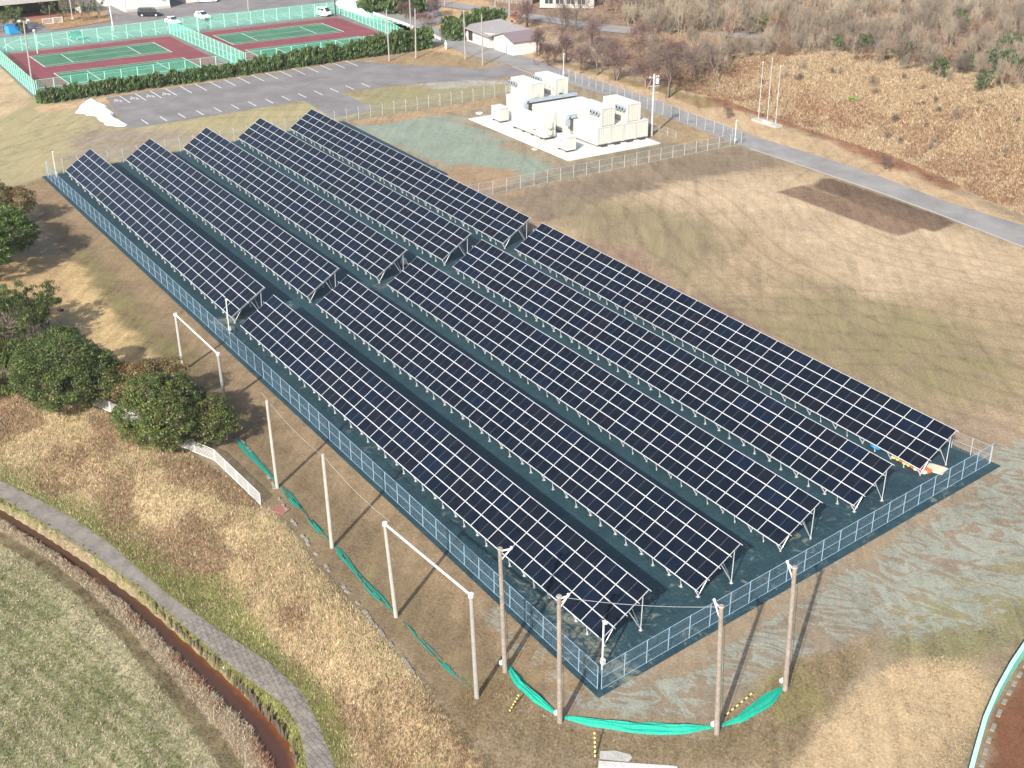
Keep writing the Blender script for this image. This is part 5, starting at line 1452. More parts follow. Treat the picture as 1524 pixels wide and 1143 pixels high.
def big_jun(px, lb, s=1.0, grp=None, k=0):
    B = hit(*px); t = link('juniper_shrub', JT[k % 2], None, tuple(B), (0, 0, random.random() * 6), (s * 1.15, s * 1.15, s)); tag(t, ['leftmost', 'second', 'third', 'fourth', 'fifth', 'sixth', 'rear left', 'rear middle', 'rear right'][k] + ' ' + lb, 'shrub', grp)
for i, (px, s) in enumerate([((668, 57), 1.25), ((684, 60), 1.2), ((697, 54), 1.3), ((712, 48), 1.35), ((728, 46), 1.3), ((743, 44), 1.2)]):
    big_jun(px, 'rounded dark juniper beside and behind the white shed, counted from the left', s, 'junipers by the white shed', i)
for i, (px, s) in enumerate([((548, 17), 1.6), ((563, 18), 1.7), ((580, 19), 1.7), ((597, 20), 1.6), ((612, 20), 1.6), ((627, 18), 1.4), ((555, 8), 1.8), ((575, 8), 1.8), ((600, 9), 1.7)]):
    big_jun(px, 'dark conifer in the clump behind the right tennis court, counted from the left', s, 'conifer clump behind the courts', i)

# niwaki pines on the island before the hall
isl = drape('planting_bed', [(48, 31), (75, 45), (110, 41), (166, 31), (158, 20), (110, 17), (70, 22)], M_ground, 0.1, 1.5, 'tan planting bed with pines before the hall')
a = isl.data.color_attributes.new('col', 'FLOAT_COLOR', 'POINT'); n_ = len(isl.data.vertices)
a.data.foreach_set('color', np.tile(np.array([*alb(196, 160, 120), 1], np.float32), n_)); 
a = isl.data.color_attributes.new('msk', 'FLOAT_COLOR', 'POINT'); a.data.foreach_set('color', np.tile(np.array([0.4, 0, 0.1, 1], np.float32), n_))
for i, (px, lb) in enumerate([((95, 33), 'cloud pruned pine at the left end of the pine island'), ((123, 32), 'cloud pruned pine, second on the pine island'), ((133, 30), 'cloud pruned pine, third and tallest on the pine island'), ((148, 29), 'cloud pruned pine at the right end of the pine island'), ((240, 12), 'pruned pine beside the black van before the white wall'), ((75, 30), 'small pine beside the white gate')]):
    pine(lb, px, 16, 40 + i, None, 1.6, 1.6, [(0.06, 0.10, 0.03), (0.09, 0.14, 0.04), (0.05, 0.08, 0.03)], 0.55, lf=20)
pine('dark tree at the top left corner beside the blue bin', (5, 48), 90, 50, None, 4.2, 2.2, DG, 0.9)
pine('dark evergreen bush next to the blue bin', (32, 50), 26, 51, None, 1.3, 0.5, DG, 0.5, name='bush')

# ---------------------------------------------------------------- bare trees
def bare(seed, h, w, nb, depth, col, r0=0.11, upb=0.5, stems=1):
    r = np.random.default_rng(seed); segs = []
    def grow(p, d, L, rad, lev):
        n = 3
        for i in range(n):
            d = d + r.normal(size=3) * 0.16 + np.array([0, 0, upb * 0.06]); d /= np.linalg.norm(d)
            q = p + d * L / n; r2 = rad * 0.8
            segs.append((p, q, rad, r2, lev)); p = q; rad = r2
            if lev < depth and i > 0:
                for _ in range(nb if i < n - 1 else nb + 1):
                    dd = d + r.normal(size=3) * 0.62; dd[2] += upb * 0.25; dd /= np.linalg.norm(dd)
                    grow(p, dd, L * (0.62 + 0.2 * r.random()), max(rad * 0.62, 0.017), lev + 1)
    for s in range(stems):
        a = r.random() * 6.28; sp_ = 0.15 if stems == 1 else 0.5
        grow(np.array([0.0, 0, -0.1]) if stems == 1 else np.array([0.2 * math.cos(a), 0.2 * math.sin(a), -0.1]), np.array([math.cos(a) * sp_, math.sin(a) * sp_, 1.0]), h * 0.42, r0, 0)
    A = np.array([s[0] for s in segs]); B = np.array([s[1] for s in segs]); R0 = np.array([s[2] for s in segs]); R1 = np.array([s[3] for s in segs]); lev = np.array([s[4] for s in segs])
    mz = max(B[:, 2].max(), 0.1); mw = np.percentile(np.hypot(B[:, 0], B[:, 1]), 97)
    S = np.array([w / 2 / mw, w / 2 / mw, h / mz]); A = A * S; B = B * S
    D = B - A; D /= np.linalg.norm(D, axis=1)[:, None] + 1e-9
    U = np.cross(D, np.array([0.3, 0.5, 0.81])); U /= np.linalg.norm(U, axis=1)[:, None]; W_ = np.cross(D, U)
    V = []
    for P, R in ((A, R0), (B, R1)):
        for k in range(3):
            t = 2 * math.pi * k / 3
            V.append(P + (U * math.cos(t) + W_ * math.sin(t)) * R[:, None])
    V = np.stack(V, 1); n = len(A)
    base = np.arange(n)[:, None] * 6
    Fc = np.concatenate([base + np.array([[k, (k + 1) % 3, 3 + (k + 1) % 3, 3 + k]]) for k in range(3)], 0)
    c = np.array(col) * (0.8 + 0.4 * r.random((n, 1))); c = np.repeat(c, 6, 0)
    trunk = lev <= 0
    def sub(mask):
        idx = np.nonzero(mask)[0]; v = V[idx].reshape(-1, 3); b2 = np.arange(len(idx))[:, None] * 6
        f = np.concatenate([b2 + np.array([[k, (k + 1) % 3, 3 + (k + 1) % 3, 3 + k]]) for k in range(3)], 0)
        return v, f, np.repeat((np.array(col) * (0.8 + 0.4 * r.random((len(idx), 1)))), 6, 0)
    return sub(trunk), sub(~trunk)
TREEV = []
for s, (h, w, nb, dp, cl_, r0, st) in enumerate([(6.5, 7.5, 2, 4, (0.15, 0.115, 0.10), 0.24, 1), (5.5, 6.5, 2, 4, (0.17, 0.115, 0.105), 0.2, 2), (7.0, 6.0, 2, 4, (0.17, 0.135, 0.115), 0.18, 1), (4.5, 5.5, 2, 4, (0.19, 0.12, 0.105), 0.12, 3)]):
    (tv, tf, tc_), (cv, cf, cc) = bare(100 + s, h, w, nb, dp, cl_, r0, 0.5, st)
    TREEV.append((np_mesh('trunk', tv, tf, M_twig, {'col': tc_}), np_mesh('crown', cv, cf, M_twig, {'col': cc}), cv, cf, cc))
SHV = []
for s, (h, w, cl_) in enumerate([(3.8, 3.4, (0.25, 0.185, 0.14)), (4.6, 3.2, (0.24, 0.20, 0.155)), (3.0, 3.8, (0.28, 0.185, 0.13)), (5.5, 3.0, (0.28, 0.23, 0.175)), (3.4, 3.0, (0.18, 0.15, 0.12))]):
    (tv, tf, tc_), (cv, cf, cc) = bare(200 + s, h, w, 2, 3, cl_, 0.05, 0.6, 4)
    v = np.concatenate([tv, cv]); f = np.concatenate([tf, cf + len(tv)]); c = np.concatenate([tc_, cc])
    SHV.append((np_mesh('bare_shrub', v, f, M_twig, {'col': c}), v, f, c))
def bare_tree(label, px, k, s=1.0, group='bare trees beside the lane'):
    B = hit(*px); t = thing('bare_tree', label, 'tree', tuple(B), random.random() * 6.28, group); s *= 1.22; t.scale = (s, s, s)
    link('trunk', TREEV[k][0], t); link('crown', TREEV[k][1], t)
for lb, px, k, s in [
    ('bare tree right behind the brown roofed garage', (800, 78), 1, 0.75), ('bare spreading tree right of the garage, by the lane bend', (818, 98), 3, 0.8),
    ('small bare tree on the verge facing the left stacked containers', (864, 104), 3, 0.85), ('bare tree with reddish twigs behind the compound fence', (888, 112), 0, 0.95),
    ('dense bare tree with dark trunk left of the big forked one', (916, 120), 1, 1.0), ('bare tree just left of the utility pole of the compound', (962, 132), 1, 0.85),
    ('largest bare tree, forked low, right of the utility pole', (993, 146), 0, 1.3), ('bare tree at the left foot of the tan hillside', (1073, 130), 2, 1.05),
    ('tiny bare sapling on the verge below the hillside', (1082, 175), 3, 0.35), ('wide bare tree behind the garage by the upper road', (830, 74), 2, 1.1),
    ('bare tree with many stems before the upper road, left', (858, 46), 0, 1.2), ('bare broad tree beyond the upper road', (938, 34), 0, 1.1),
    ('bare tree near the reddish bush by the upper road', (784, 40), 1, 0.9), ('bare tree on the tan slope behind the courts', (646, 27), 1, 0.9),
    ('small bare tree on the tan slope near the white rail', (631, 40), 3, 0.6), ('bare tree in front of the conifer clump', (605, 28), 3, 0.7),
    ('bare tree between the garage and the reddish trees, set back', (842, 92), 1, 0.8), ('bare reddish tree set back behind the compound fence', (905, 98), 3, 0.95),
    ('bare tree set back left of the big forked tree', (952, 108), 0, 0.8), ('bare tree set back right of the big forked tree', (1030, 118), 1, 0.9), ('low bare tree behind the forked tree', (1000, 96), 3, 0.9), ('bare tree below the upper road bend', (880, 70), 1, 0.9), ('bare tree below the middle of the upper road', (960, 72), 3, 1.0),
    ('leaning pale bare tree above the sand heap, right side', (1370, 60), 2, 1.1), ('tall pale bare tree at the top edge of the hill', (1290, 22), 2, 1.2),
    ('bare tree over the black roofed house', (1005, 20), 0, 1.1), ('small bare shrub tree on the verge near the road end', (1317, 252), 3, 0.4)]:
    bare_tree(lb, px, k, s)
# shrubs of the wood: nearest ones as things, the rest as one mass
r = random.Random(5); cand = []
for i in range(6000):
    x = r.uniform(-275, -70); y_ = r.uniform(140, 300)
    s = y_ - li(FOOT, np.array([x]))[0]
    lim = 3 if x < -165 else 16
    if x < -190: lim = 9
    if s < lim: continue
    P3 = np.array([x, y_, 5.0]); D = P3 - CAM; dd = D @ FW
    px = PW_ / 2 + F_PX * (D @ RT) / dd; py = PH_ / 2 - F_PX * (D @ UP) / dd
    if px < 640 or px > 1580 or py < -60 or py > 180: continue
    if 1285 < px < 1345 and 10 < py < 50: continue
    # leave the upper road and its verge open
    if px < 1140 and abs(py + 14 - np.interp(px, [640, 760, 870, 1000, 1140], [10, 22, 38, 50, 55])) < 13: continue
    if px < 800 and py > 2: continue
    if px < 1050 and py > 30 and r.random() < 0.3: continue
    cand.append((dd, x, y_, px, py))
sel = []
for c in sorted(cand):
    if all((c[1] - q[1]) ** 2 + (c[2] - q[2]) ** 2 > 2.3 ** 2 for q in sel[-160:]): sel.append(c)
near = sel[:262]; rest = sel[262:1500]
for i, (dd, x, y_, px, py) in enumerate(near):
    k = r.randrange(5); s = r.uniform(0.75, 1.2)
    o = link('bare_shrub', SHV[k][0], None, (x, y_, hz(x, y_)), (0, 0, r.random() * 6.28), (s, s, s))
    tag(o, 'bare brown shrub in the thicket above and behind the lane', 'shrub', 'bare shrubs of the hillside thicket')
for i in range(36):
    x = r.uniform(-158, -84); s_0 = r.uniform(3, 15); y_ = float(li(FOOT, np.array([x]))[0]) + s_0; s = r.uniform(0.3, 0.6)
    o = link('bare_shrub', SHV[r.randrange(5)][0], None, (x, y_, hz(x, y_)), (0, 0, r.random() * 6.28), (s, s, s * 0.8))
    tag(o, 'low bare shrub scattered on the straw covered hillside', 'shrub', 'low shrubs on the straw hillside')
VV = []; FF = []; CCc = []; off = 0
for (dd, x, y_, px, py) in rest:
    k = r.randrange(5); s = r.uniform(0.9, 1.5); a = r.random() * 6.28
    _, v, f, c = SHV[k]
    keep = np.arange(len(f) // 3)[:: 1]
    R_ = np.array([[math.cos(a), -math.sin(a), 0], [math.sin(a), math.cos(a), 0], [0, 0, 1]])
    VV.append((v * s) @ R_.T + np.array([x, y_, hz(x, y_)])); FF.append(f + off); CCc.append(c * r.uniform(0.8, 1.15)); off += len(v)
if VV:
    o = link('distant_thicket', np_mesh('distant_thicket', np.concatenate(VV), np.concatenate(FF), M_twig, {'col': np.concatenate(CCc)}))
    tag(o, 'mass of bare brown thicket filling the far hill', kind='stuff'); o['category'] = 'thicket'
for lb, px, rx, rz_, cc_ in (('pale grey gravel heap in the clearing above the hillside', (1262, 28), 7.0, 2.4, (190, 172, 156)), ('small yellow sand heap beside the grey gravel heap', (1322, 24), 3.0, 1.3, (214, 180, 128))):
    B = hit(*px); o = MB().sphere((0, 0, -0.2), 1.0, sc=(rx, rx * 0.7, rz_), seg=18, rings=10).build('gravel_heap', simple('heap_' + str(int(rx)), alb(*cc_), 0.95, 0.25, 2), None, tuple(B), smooth=True)
    tag(o, lb, 'heap')
# evergreen accents in the thicket
for i, (px, s, lb) in enumerate([((1131, 48), 0.8, 'lone dark green bush in the bare thicket above the flagpoles'), ((1250, 78), 0.8, 'dark bush at the upper edge of the tan hillside, left'), ((1282, 82), 0.8, 'dark bush at the upper edge of the tan hillside, middle'),
        ((1340, 92), 0.85, 'green bush at the upper edge of the tan hillside, right'), ((1395, 118), 0.8, 'narrow green bush hanging on the tan hillside'), ((1435, 108), 0.7, 'small dark bush near the pines of the hillside'),
        ((1480, 110), 1.5, 'dark pine at the right edge of the hillside, left one'), ((1505, 92), 1.9, 'dark pine at the right edge of the hillside, tallest'), ((1520, 120), 1.6, 'dark pine at the right edge of the hillside, lowest'), ((1462, 138), 0.8, 'dark bush below the pines of the hillside'),
        ((1015, 12), 1.8, 'dark evergreen behind the road at the top, left'), ((1050, 8), 2.0, 'dark evergreen behind the road at the top, second'), ((1085, 10), 1.8, 'dark evergreen behind the road at the top, third'), ((1115, 14), 1.6, 'dark evergreen behind the road at the top, fourth'),
        ((1265, 10), 1.8, 'dark evergreen above the grey clearing, left'), ((1300, 4), 1.8, 'dark evergreen above the grey clearing, middle'), ((1345, 6), 1.8, 'dark evergreen above the grey clearing, right'), ((1440, 22), 1.6, 'dull green tree in the upper right thicket'), ((1385, 40), 1.3, 'olive bush right of the grey clearing'), ((1425, 45), 1.2, 'olive bush in the middle of the upper right thicket')]):
    pine(lb, px, int(26 * s), 60 + i, None, 1.5 * s, 0.7 * s, [(0.035, 0.07, 0.025), (0.05, 0.095, 0.03), (0.07, 0.11, 0.04)], 0.75, name='evergreen_bush' if s < 1.5 else 'evergreen_tree')
pine('reddish leaved bush beside the upper road', (772, 36), 26, 90, None, 1.7, 0.6, [(0.42, 0.16, 0.09), (0.36, 0.18, 0.10)], 0.55, name='bush')
gb = thing('green_bush', 'small fresh green bush on the tan hillside', 'bush', tuple(hit(1268, 152)))
link('crown', leaf_mesh('crown', [(random.uniform(-.6, .6), random.uniform(-.6, .6), random.uniform(.1, .7), .35) for _ in range(14)], 22, .22, [(0.16, 0.30, 0.05), (0.2, 0.34, 0.08)], M_leaf, seed=3), gb)
link('stem', MB().tube((0, 0, -.1), (0, 0, .5), .04, n=4).mesh('stem', M_bark), gb)

# ================================================================ GRASS TUFTS (stuff)
def tufts(name, label, X, Y, hgt_, colr, blades=4, width=0.10, seed=1, lean=0.5):
    r = np.random.default_rng(seed); n = len(X)
    Z = height(X, Y)
    N = n * blades; ix = np.repeat(np.arange(n), blades)
    a = r.random(N) * 6.283; off = r.normal(size=(N, 2)) * (hgt_[ix] * 0.35)[:, None]
    bx = X[ix] + off[:, 0]; by = Y[ix] + off[:, 1]; bz = Z[ix] - 0.04
    h = hgt_[ix] * (0.5 + 0.8 * r.random(N)); w = width * (0.6 + 0.8 * r.random(N)) * (hgt_[ix] / 0.35)
    la = r.random(N) * 6.283; lx = np.cos(la) * h * lean * r.random(N) * 1.6; ly = np.sin(la) * h * lean * r.random(N) * 1.6
    P0 = np.stack([bx - np.cos(a) * w, by - np.sin(a) * w, bz], 1); P1 = np.stack([bx + np.cos(a) * w, by + np.sin(a) * w, bz], 1)
    P2 = np.stack([bx + lx, by + ly, bz + h], 1)
    V = np.stack([P0, P1, P2], 1).reshape(-1, 3); Fc = np.arange(3 * N).reshape(N, 3)
    c = colr[ix] * (0.85 + 0.75 * r.random(N))[:, None]
    me = np_mesh(name, V, Fc, M_tuft, {'col': np.repeat(np.clip(c, 0, .8), 3, 0)})
    o = link(name, me); tag(o, label, kind='stuff'); return o
R5 = np.random.default_rng(5)
def pal_mix(n, cols, w):
    cols = np.array([alb(*c) for c in cols]); w = np.array(w, float); w = w / w.sum(-1, keepdims=True)
    u = R5.random(n)[:, None]
    cw = np.cumsum(w if w.ndim == 2 else np.tile(w, (n, 1)), 1)
    return cols[(u > cw).sum(1).clip(0, len(cols) - 1)]
# 1 bank above the path
X = R5.uniform(-112, -40, 120000); Y = R5.uniform(14, 31.5, 120000)
ye = li(L_E, X); pu = li(L_PU, X); m = (Y < ye + 0.1) & (Y > pu + 0.1); X, Y = X[m], Y[m]; ye, pu = ye[m], pu[m]
t_ = (ye - Y) / (ye - pu); nb = fbm(X / 5 + 9, Y / 3, 71, 4)
brw = sstep((nb - 0.44) / 0.2); grn = sstep((t_ + (fbm(X / 6, Y / 6, 31, 4) - .5) * .6 - 0.72) / 0.2)
w = np.stack([1 - brw * .6, 0.7 * (1 - brw * .4), 1.1 * brw + .08, 0.9 * brw + .08, 0.25 + 2.2 * grn, 0.12 + 1.0 * grn], 1)
c = pal_mix(len(X), [(216, 196, 160), (194, 172, 136), (136, 110, 90), (160, 130, 106), (132, 146, 84), (156, 162, 100)], w)
tufts('bank_grass', 'dry straw and brown scrub covering the bank', X, Y, 0.13 + 0.12 * R5.random(len(X)), c, 4, 0.04, 2)
# 2 ditch sides and reed strip
X = R5.uniform(-104, -52, 70000); Y = R5.uniform(10, 25, 70000)
wu, wl, fe, pl = li(L_WU, X), li(L_WL, X), li(L_F, X), li(L_PL, X)
m = ((Y < wl - 0.1) & (Y > wl - (wl - fe) * 0.62)); Xa, Ya = X[m], Y[m]
rd = sstep((fbm(Xa / 3, Ya / 3, 41, 3) - 0.5) / 0.1) * sstep(1 - (wl[m] - Ya) / 1.2)
c = pal_mix(len(Xa), [(214, 196, 164), (196, 176, 146), (196, 142, 108), (172, 128, 102)], np.stack([1 - rd * .8, 1 - rd * .6, 1.4 * rd + .03, rd + .03], 1))
tufts('reed_strip', 'pale and rusty dead reeds leaning along the ditch', Xa, Ya, 0.11 + 0.10 * R5.random(len(Xa)), c, 4, 0.04, 3, 1.0)
m = (Y < pl - 0.05) & (Y > wu + 0.1); Xa, Ya = X[m], Y[m]
c = pal_mix(len(Xa), [(128, 142, 70), (160, 160, 92), (190, 175, 120), (96, 78, 60)], [1.4, 1, .8, .4])
tufts('ditch_grass', 'green grass between the path and the ditch', Xa, Ya, 0.12 + 0.12 * R5.random(len(Xa)), c, 4, 0.04, 4)
X = R5.uniform(-104, -52, 9000); e_ = R5.random(len(X)) < 0.5
Y = np.where(e_, li(L_PU, X), np.minimum(li(L_PL, X), li(L_PU, X) - 0.8)) + np.where(e_, -1, 1) * (R5.normal(size=len(X)) * 0.16 + 0.28 * (fbm(X / 0.9, X * 0 + 3, 15, 3) - 0.45) - 0.05)
c = pal_mix(len(X), [(128, 142, 74), (160, 160, 96), (190, 175, 126), (150, 130, 96)], [1.2, 1, .8, .4])
tufts('path_edge_grass', 'grass creeping over both edges of the block path', X, Y, 0.07 + 0.08 * R5.random(len(X)), c, 4, 0.05, 14)
# 3 farm field rows
n = 120000; X = R5.uniform(-112, -52, n); Y = li(L_F, X) - 0.05 - R5.random(n) ** 1.1 * 26
dd_ = (li(L_F, X) - Y); rowp = 0.5 + 0.5 * np.sin((dd_ + 0.15 * X) * 2 * math.pi / 1.15)
m = R5.random(n) < 0.4 + 0.6 * rowp; row_k = rowp[m]; X, Y, dd_ = X[m], Y[m], dd_[m]
pale = np.clip(sstep((fbm(X / 2.5, Y / 1.5, 77, 3) - .42) / .15) + (1 - sstep((dd_ - 1.3) / .5)) * 1.2, 0, 1)
c = pal_mix(len(X), [(200, 190, 156), (180, 170, 134), (140, 147, 92), (116, 126, 74)], np.stack([1.5 * pale * (0.25 + 1.5 * row_k) + .9 * row_k, .8 * pale + .2, 1.2 - .6 * pale, 0.9 - .6 * pale], 1))
tufts('field_stubble', 'pale stubble and green shoots in rows on the farm field', X, Y, 0.10 + 0.08 * R5.random(len(X)), c, 4, 0.07, 5, 0.7)
# 4 tan grass at the bottom
n = 90000; X = R5.uniform(-56, -30, n); Y = R5.uniform(29, 60, n)
tanp = wpoly([(1180, 1143), (1270, 1030), (1340, 980), (1440, 975), (1490, 1010), (1430, 1143), (1300, 1400)])
brp = wpoly([(1180, 985), (1300, 955), (1240, 1060), (1180, 1143), (900, 1143), (700, 1180), (640, 1060), (720, 1010), (760, 1010), (840, 1085), (1060, 1103)])
i1 = in_poly(X, Y, tanp) > 0; i2 = (in_poly(X, Y, brp) > 0)
Xa, Ya = X[i1], Y[i1]; c = pal_mix(len(Xa), [(220, 196, 158), (200, 174, 134), (176, 164, 104)], [1.3, 1, .15])
tufts('tan_grass', 'short bleached grass in the bottom right corner', Xa, Ya, 0.08 + 0.07 * R5.random(len(Xa)), c, 4, 0.04, 6)
Xa, Ya = X[i2], Y[i2]; c = pal_mix(len(Xa), [(168, 140, 108), (140, 118, 90), (128, 132, 72), (200, 176, 136), (112, 92, 72)], [1, 1.2, .5, .35, .6])
tufts('rough_grass', 'rough brown grass around the bottom net poles', Xa, Ya, 0.07 + 0.09 * R5.random(len(Xa)), c, 4, 0.045, 7)
# 5 hillside
n = 190000; X = R5.uniform(-206, -70, n); s_ = 0.2 + R5.random(n) * 24; Y = li(FOOT, X) + s_
rust = np.clip(sstep((fbm(X / 5, Y / 4, 61, 4) - 0.46) / 0.12) * sstep(1 - s_ / 15) + 0.5 * (X < -160), 0, 1)
w = np.stack([1.4 - rust, 1.1 - .6 * rust, 1.5 * rust + .08, .8 * rust + .12, 0.08 + 0 * rust], 1)
c = pal_mix(n, [(202, 180, 148), (178, 154, 124), (146, 110, 88), (162, 132, 108), (140, 144, 102)], w)
tufts('hillside_grass', 'dead straw and rust coloured undergrowth on the hillside', X, Y, 0.16 + 0.24 * R5.random(n), c, 4, 0.055, 8, 0.8)

# ================================================================ BUILDINGS
def building(label, cat, loc, rz=0, name='building', group=None): return thing(name, label, cat, loc, rz, group)
# garage
t = building('small garage with brown gabled roof and pale blue double doors', 'garage', (-211.0, 136.4, 0), name='garage')
W2, D2 = 3.45, 2.9
m = MB().box((0, 0, 1.25), (2 * W2, 2 * D2, 2.5))
for s in (-1, 1): m.add([(-W2, s * D2 * 0.999, 2.5), (W2, s * D2 * 0.999, 2.5), (0, s * D2 * 0.999, 3.55)], [(0, 1, 2)] if s < 0 else [(2, 1, 0)])
m.build('wall', M_wallw, t)
rf = MB()
for s in (-1, 1):
    rf.box((s * W2 * 0.54, 0, 3.02), (W2 * 1.18, 2 * D2 + 0.8, 0.09), ax=((math.cos(0.296), 0, -s * math.sin(0.296)), (0, 1, 0), (s * math.sin(0.296), 0, math.cos(0.296))))
rf.build('roof', M_roofb, t)
for k, xx in enumerate((-1.55, 0.85)):
    d = MB().box((xx, -D2 - 0.04, 1.1), (2.2, 0.08, 2.2)).build('door', M_door, t)
    for q in range(3): MB().box((xx - 0.7 + q * 0.7, -D2 - 0.09, 1.1), (0.04, 0.03, 2.1)).build('batten', M_white, d)
MB().box((-3.47, -1.6, 1.5), (0.05, 0.7, 0.9)).build('window', M_glass, t)
# shed
t = building('low white shed with flat grey roof left of the garage', 'shed', (-220.2, 137.3, 0), name='shed')
m = MB(); m.box((0, 0, 1.3), (9.2, 8.0, 2.6)); m.build('wall', M_wallw, t)
MB().box((0.1, -0.2, 2.78), (10.6, 9.4, 0.14), ax=((1, 0, -0.03), (0, 1, 0.05), (0.03, -0.05, 1))).build('roof', M_roofg, t)
MB().box((-2.6, -4.03, 1.25), (1.5, 0.08, 1.9)).build('opening', M_dark, t)
w_ = MB().box((-0.2, -4.04, 1.5), (2.6, 0.06, 1.3)).build('panel', M_white, t)
for k in range(3): MB().box((-0.8 + k * 0.7, -4.09, 1.1), (0.28, 0.04, 0.22)).build('opening', M_dark, w_)
MB().box((4.62, -2.6, 1.5), (0.05, 0.8, 0.9)).build('window', M_glass, t)
# main hall
t = building('large white hall with dark glazed entrance under a grey canopy, cut by the top edge', 'building', (-300, 70, 0), name='hall')
MB().box((-8, 1.0, 4.5), (14, 34, 9)).build('wall', M_wallw, t)
MB().box((2.6, -3.0, 4.0), (8.4, 24, 0.9)).build('canopy', M_concg, t)
MB().box((-0.9, -4.0, 1.75), (0.2, 17, 3.3)).build('glazing', M_glass, t)
for k in range(9): MB().box((-0.7, -12 + k * 2.0, 1.75), (0.15, 0.12, 3.3)).build('mullion', M_dark, t)
for yy in (-13.5, 7.2): MB().box((4.5, yy, 1.8), (1.0, 1.0, 3.6)).build('column', M_wallw, t)
MB().box((2.5, -3.0, 0.1), (8.0, 23, 0.2)).build('step', M_brick, t)
t = building('white windowless wing of the hall behind the black van', 'building', (-295, 92, 0), 0.0, 'hall_wing')
MB().box((-1, -0.5, 4), (9.0, 10, 8)).build('wall', M_white, t); MB().box((3.6, -0.5, 0.25), (0.5, 10, 0.5)).build('plinth', M_concg, t)
MB().box((-1, -5.6, 4), (9.0, 0.3, 8)).build('side_wall', M_wallw, t)
t = building('pale wall building at the top edge right of the white wing', 'building', (-300, 112, 0), 0.1, 'low_building')
MB().box((0, 0, 2), (8, 22, 4)).build('wall', M_wallw, t); MB().box((0, 0, 4.1), (9, 23, 0.2)).build('roof', M_roofg, t)
for k in range(5): MB().box((4.02, -8 + 4 * k, 1.8), (0.06, 1.6, 1.3)).build('window', M_glass, t)
h0 = hit(845, 8)
t = building('dark roofed house with white window strip at the top edge beyond the upper road', 'house', tuple(h0), 0.9, 'house')
MB().box((0, 0, 1.4), (12, 7, 2.8)).build('wall', M_concg, t); MB().box((0, 0, 3.0), (13, 8.4, 0.4), taper=0.85).build('roof', M_dark, t)
for k in range(4): w_ = MB().box((-4 + 2.4 * k, -3.53, 1.6), (1.7, 0.07, 1.3)).build('window', M_glass, t); MB().box((-4 + 2.4 * k, -3.58, 1.6), (0.08, 0.05, 1.3)).build('frame', M_white, w_)
h0 = hit(770, 3)
t = building('weathered brown timber shed by the upper road', 'shed', tuple(h0), 0.6, 'timber_shed')
MB().box((0, 0, 1.3), (9, 4, 2.6)).build('wall', M_bark, t); MB().box((0, 0, 2.7), (9.6, 4.8, 0.16)).build('roof', M_roofg, t)
for k in range(8): MB().box((-4 + k * 1.15, -2.04, 1.3), (0.12, 0.06, 2.5)).build('board', M_barkp, t)

# upper road ribbon
P = [hit(*p)[:2] for p in [(560, -8), (640, 4), (700, 12), (760, 20), (815, 29), (870, 38), (940, 46), (1000, 50), (1080, 53), (1140, 55)]]
Lr = []; Rr = []
for i, q in enumerate(P):
    d = np.array(P[min(i + 1, len(P) - 1)]) - np.array(P[max(i - 1, 0)]); d /= np.linalg.norm(d); n = np.array([-d[1], d[0]]) * 2.6
    Lr.append(tuple(q + n)); Rr.append(tuple(q - n))
drape('upper_road', Lr + Rr[::-1], M_asph2, 0.12, 1.5, 'narrow asphalt road on the hill behind bare trees', world=True)
# white rail along the lane by the courts
P = [at(*p) for p in [(556, 23), (600, 38), (640, 54), (656, 62)]]
t = thing('white_rail', 'low white rail wall along the lane behind the courts', 'railing', tuple(P[0]))
for a, b in zip(P[:-1], P[1:]):
    d = (b - a); L = np.linalg.norm(d); d = d / L; n = max(1, int(L / 2))
    for k in range(n):
        c_ = a + d * L * (k + .5) / n - P[0]
        MB().box((c_[0], c_[1], 0.5), (L / n * 0.96, 0.12, 0.55), ax=(tuple(d), (-d[1], d[0], 0), (0, 0, 1))).build('rail_panel', M_white, t)
        MB().box((c_[0] - d[0] * L / n / 2, c_[1] - d[1] * L / n / 2, 0.4), (0.16, 0.16, 0.8)).build('post', M_white, t)
# white gates by the pine island
for lb, px, w_ in (('white open sliding gate left of the pine island', (72, 36), 2.2), ('white gate section next to the pine island bed', (86, 34), 2.0), ('white gate frame beside the lamp pole and blue bin', (30, 37), 2.6), ('short white gate piece near the blue bin', (16, 38), 1.6)):
    B = at(*px); t = thing('gate', lb, 'gate', tuple(B), 1.45, 'white gates before the hall')
    for xx in (-w_ / 2, w_ / 2): MB().box((xx, 0, 0.6), (0.12, 0.12, 1.2)).build('post', M_white, t)
    for z in (0.15, 1.15): MB().box((0, 0, z), (w_, 0.08, 0.1)).build('rail', M_white, t)
    for k in range(8): MB().box((-w_ / 2 + (k + .5) * w_ / 8, 0, 0.65), (0.05, 0.04, 1.0)).build('bar', M_white, t)
B = at(21, 50); t = thing('blue_bin', 'bright blue skip bin between the dark bushes at the top left', 'bin', tuple(B), 0.2)
MB().box((0, 0, 0.9), (1.9, 2.6, 1.6), taper=1.12).build('body', M_blue, t); MB().box((0, 0, 1.72), (2.2, 3.0, 0.1)).build('rim', M_blue, t)
for s in (-1, 1): MB().box((0.97, s * 0.8, 0.9), (0.06, 0.1, 1.5)).build('rib', M_blue, t)
for yy in (-0.9, 0.9): MB().box((0, yy, 0.08), (1.7, 0.2, 0.16)).build('skid', M_dark, t)

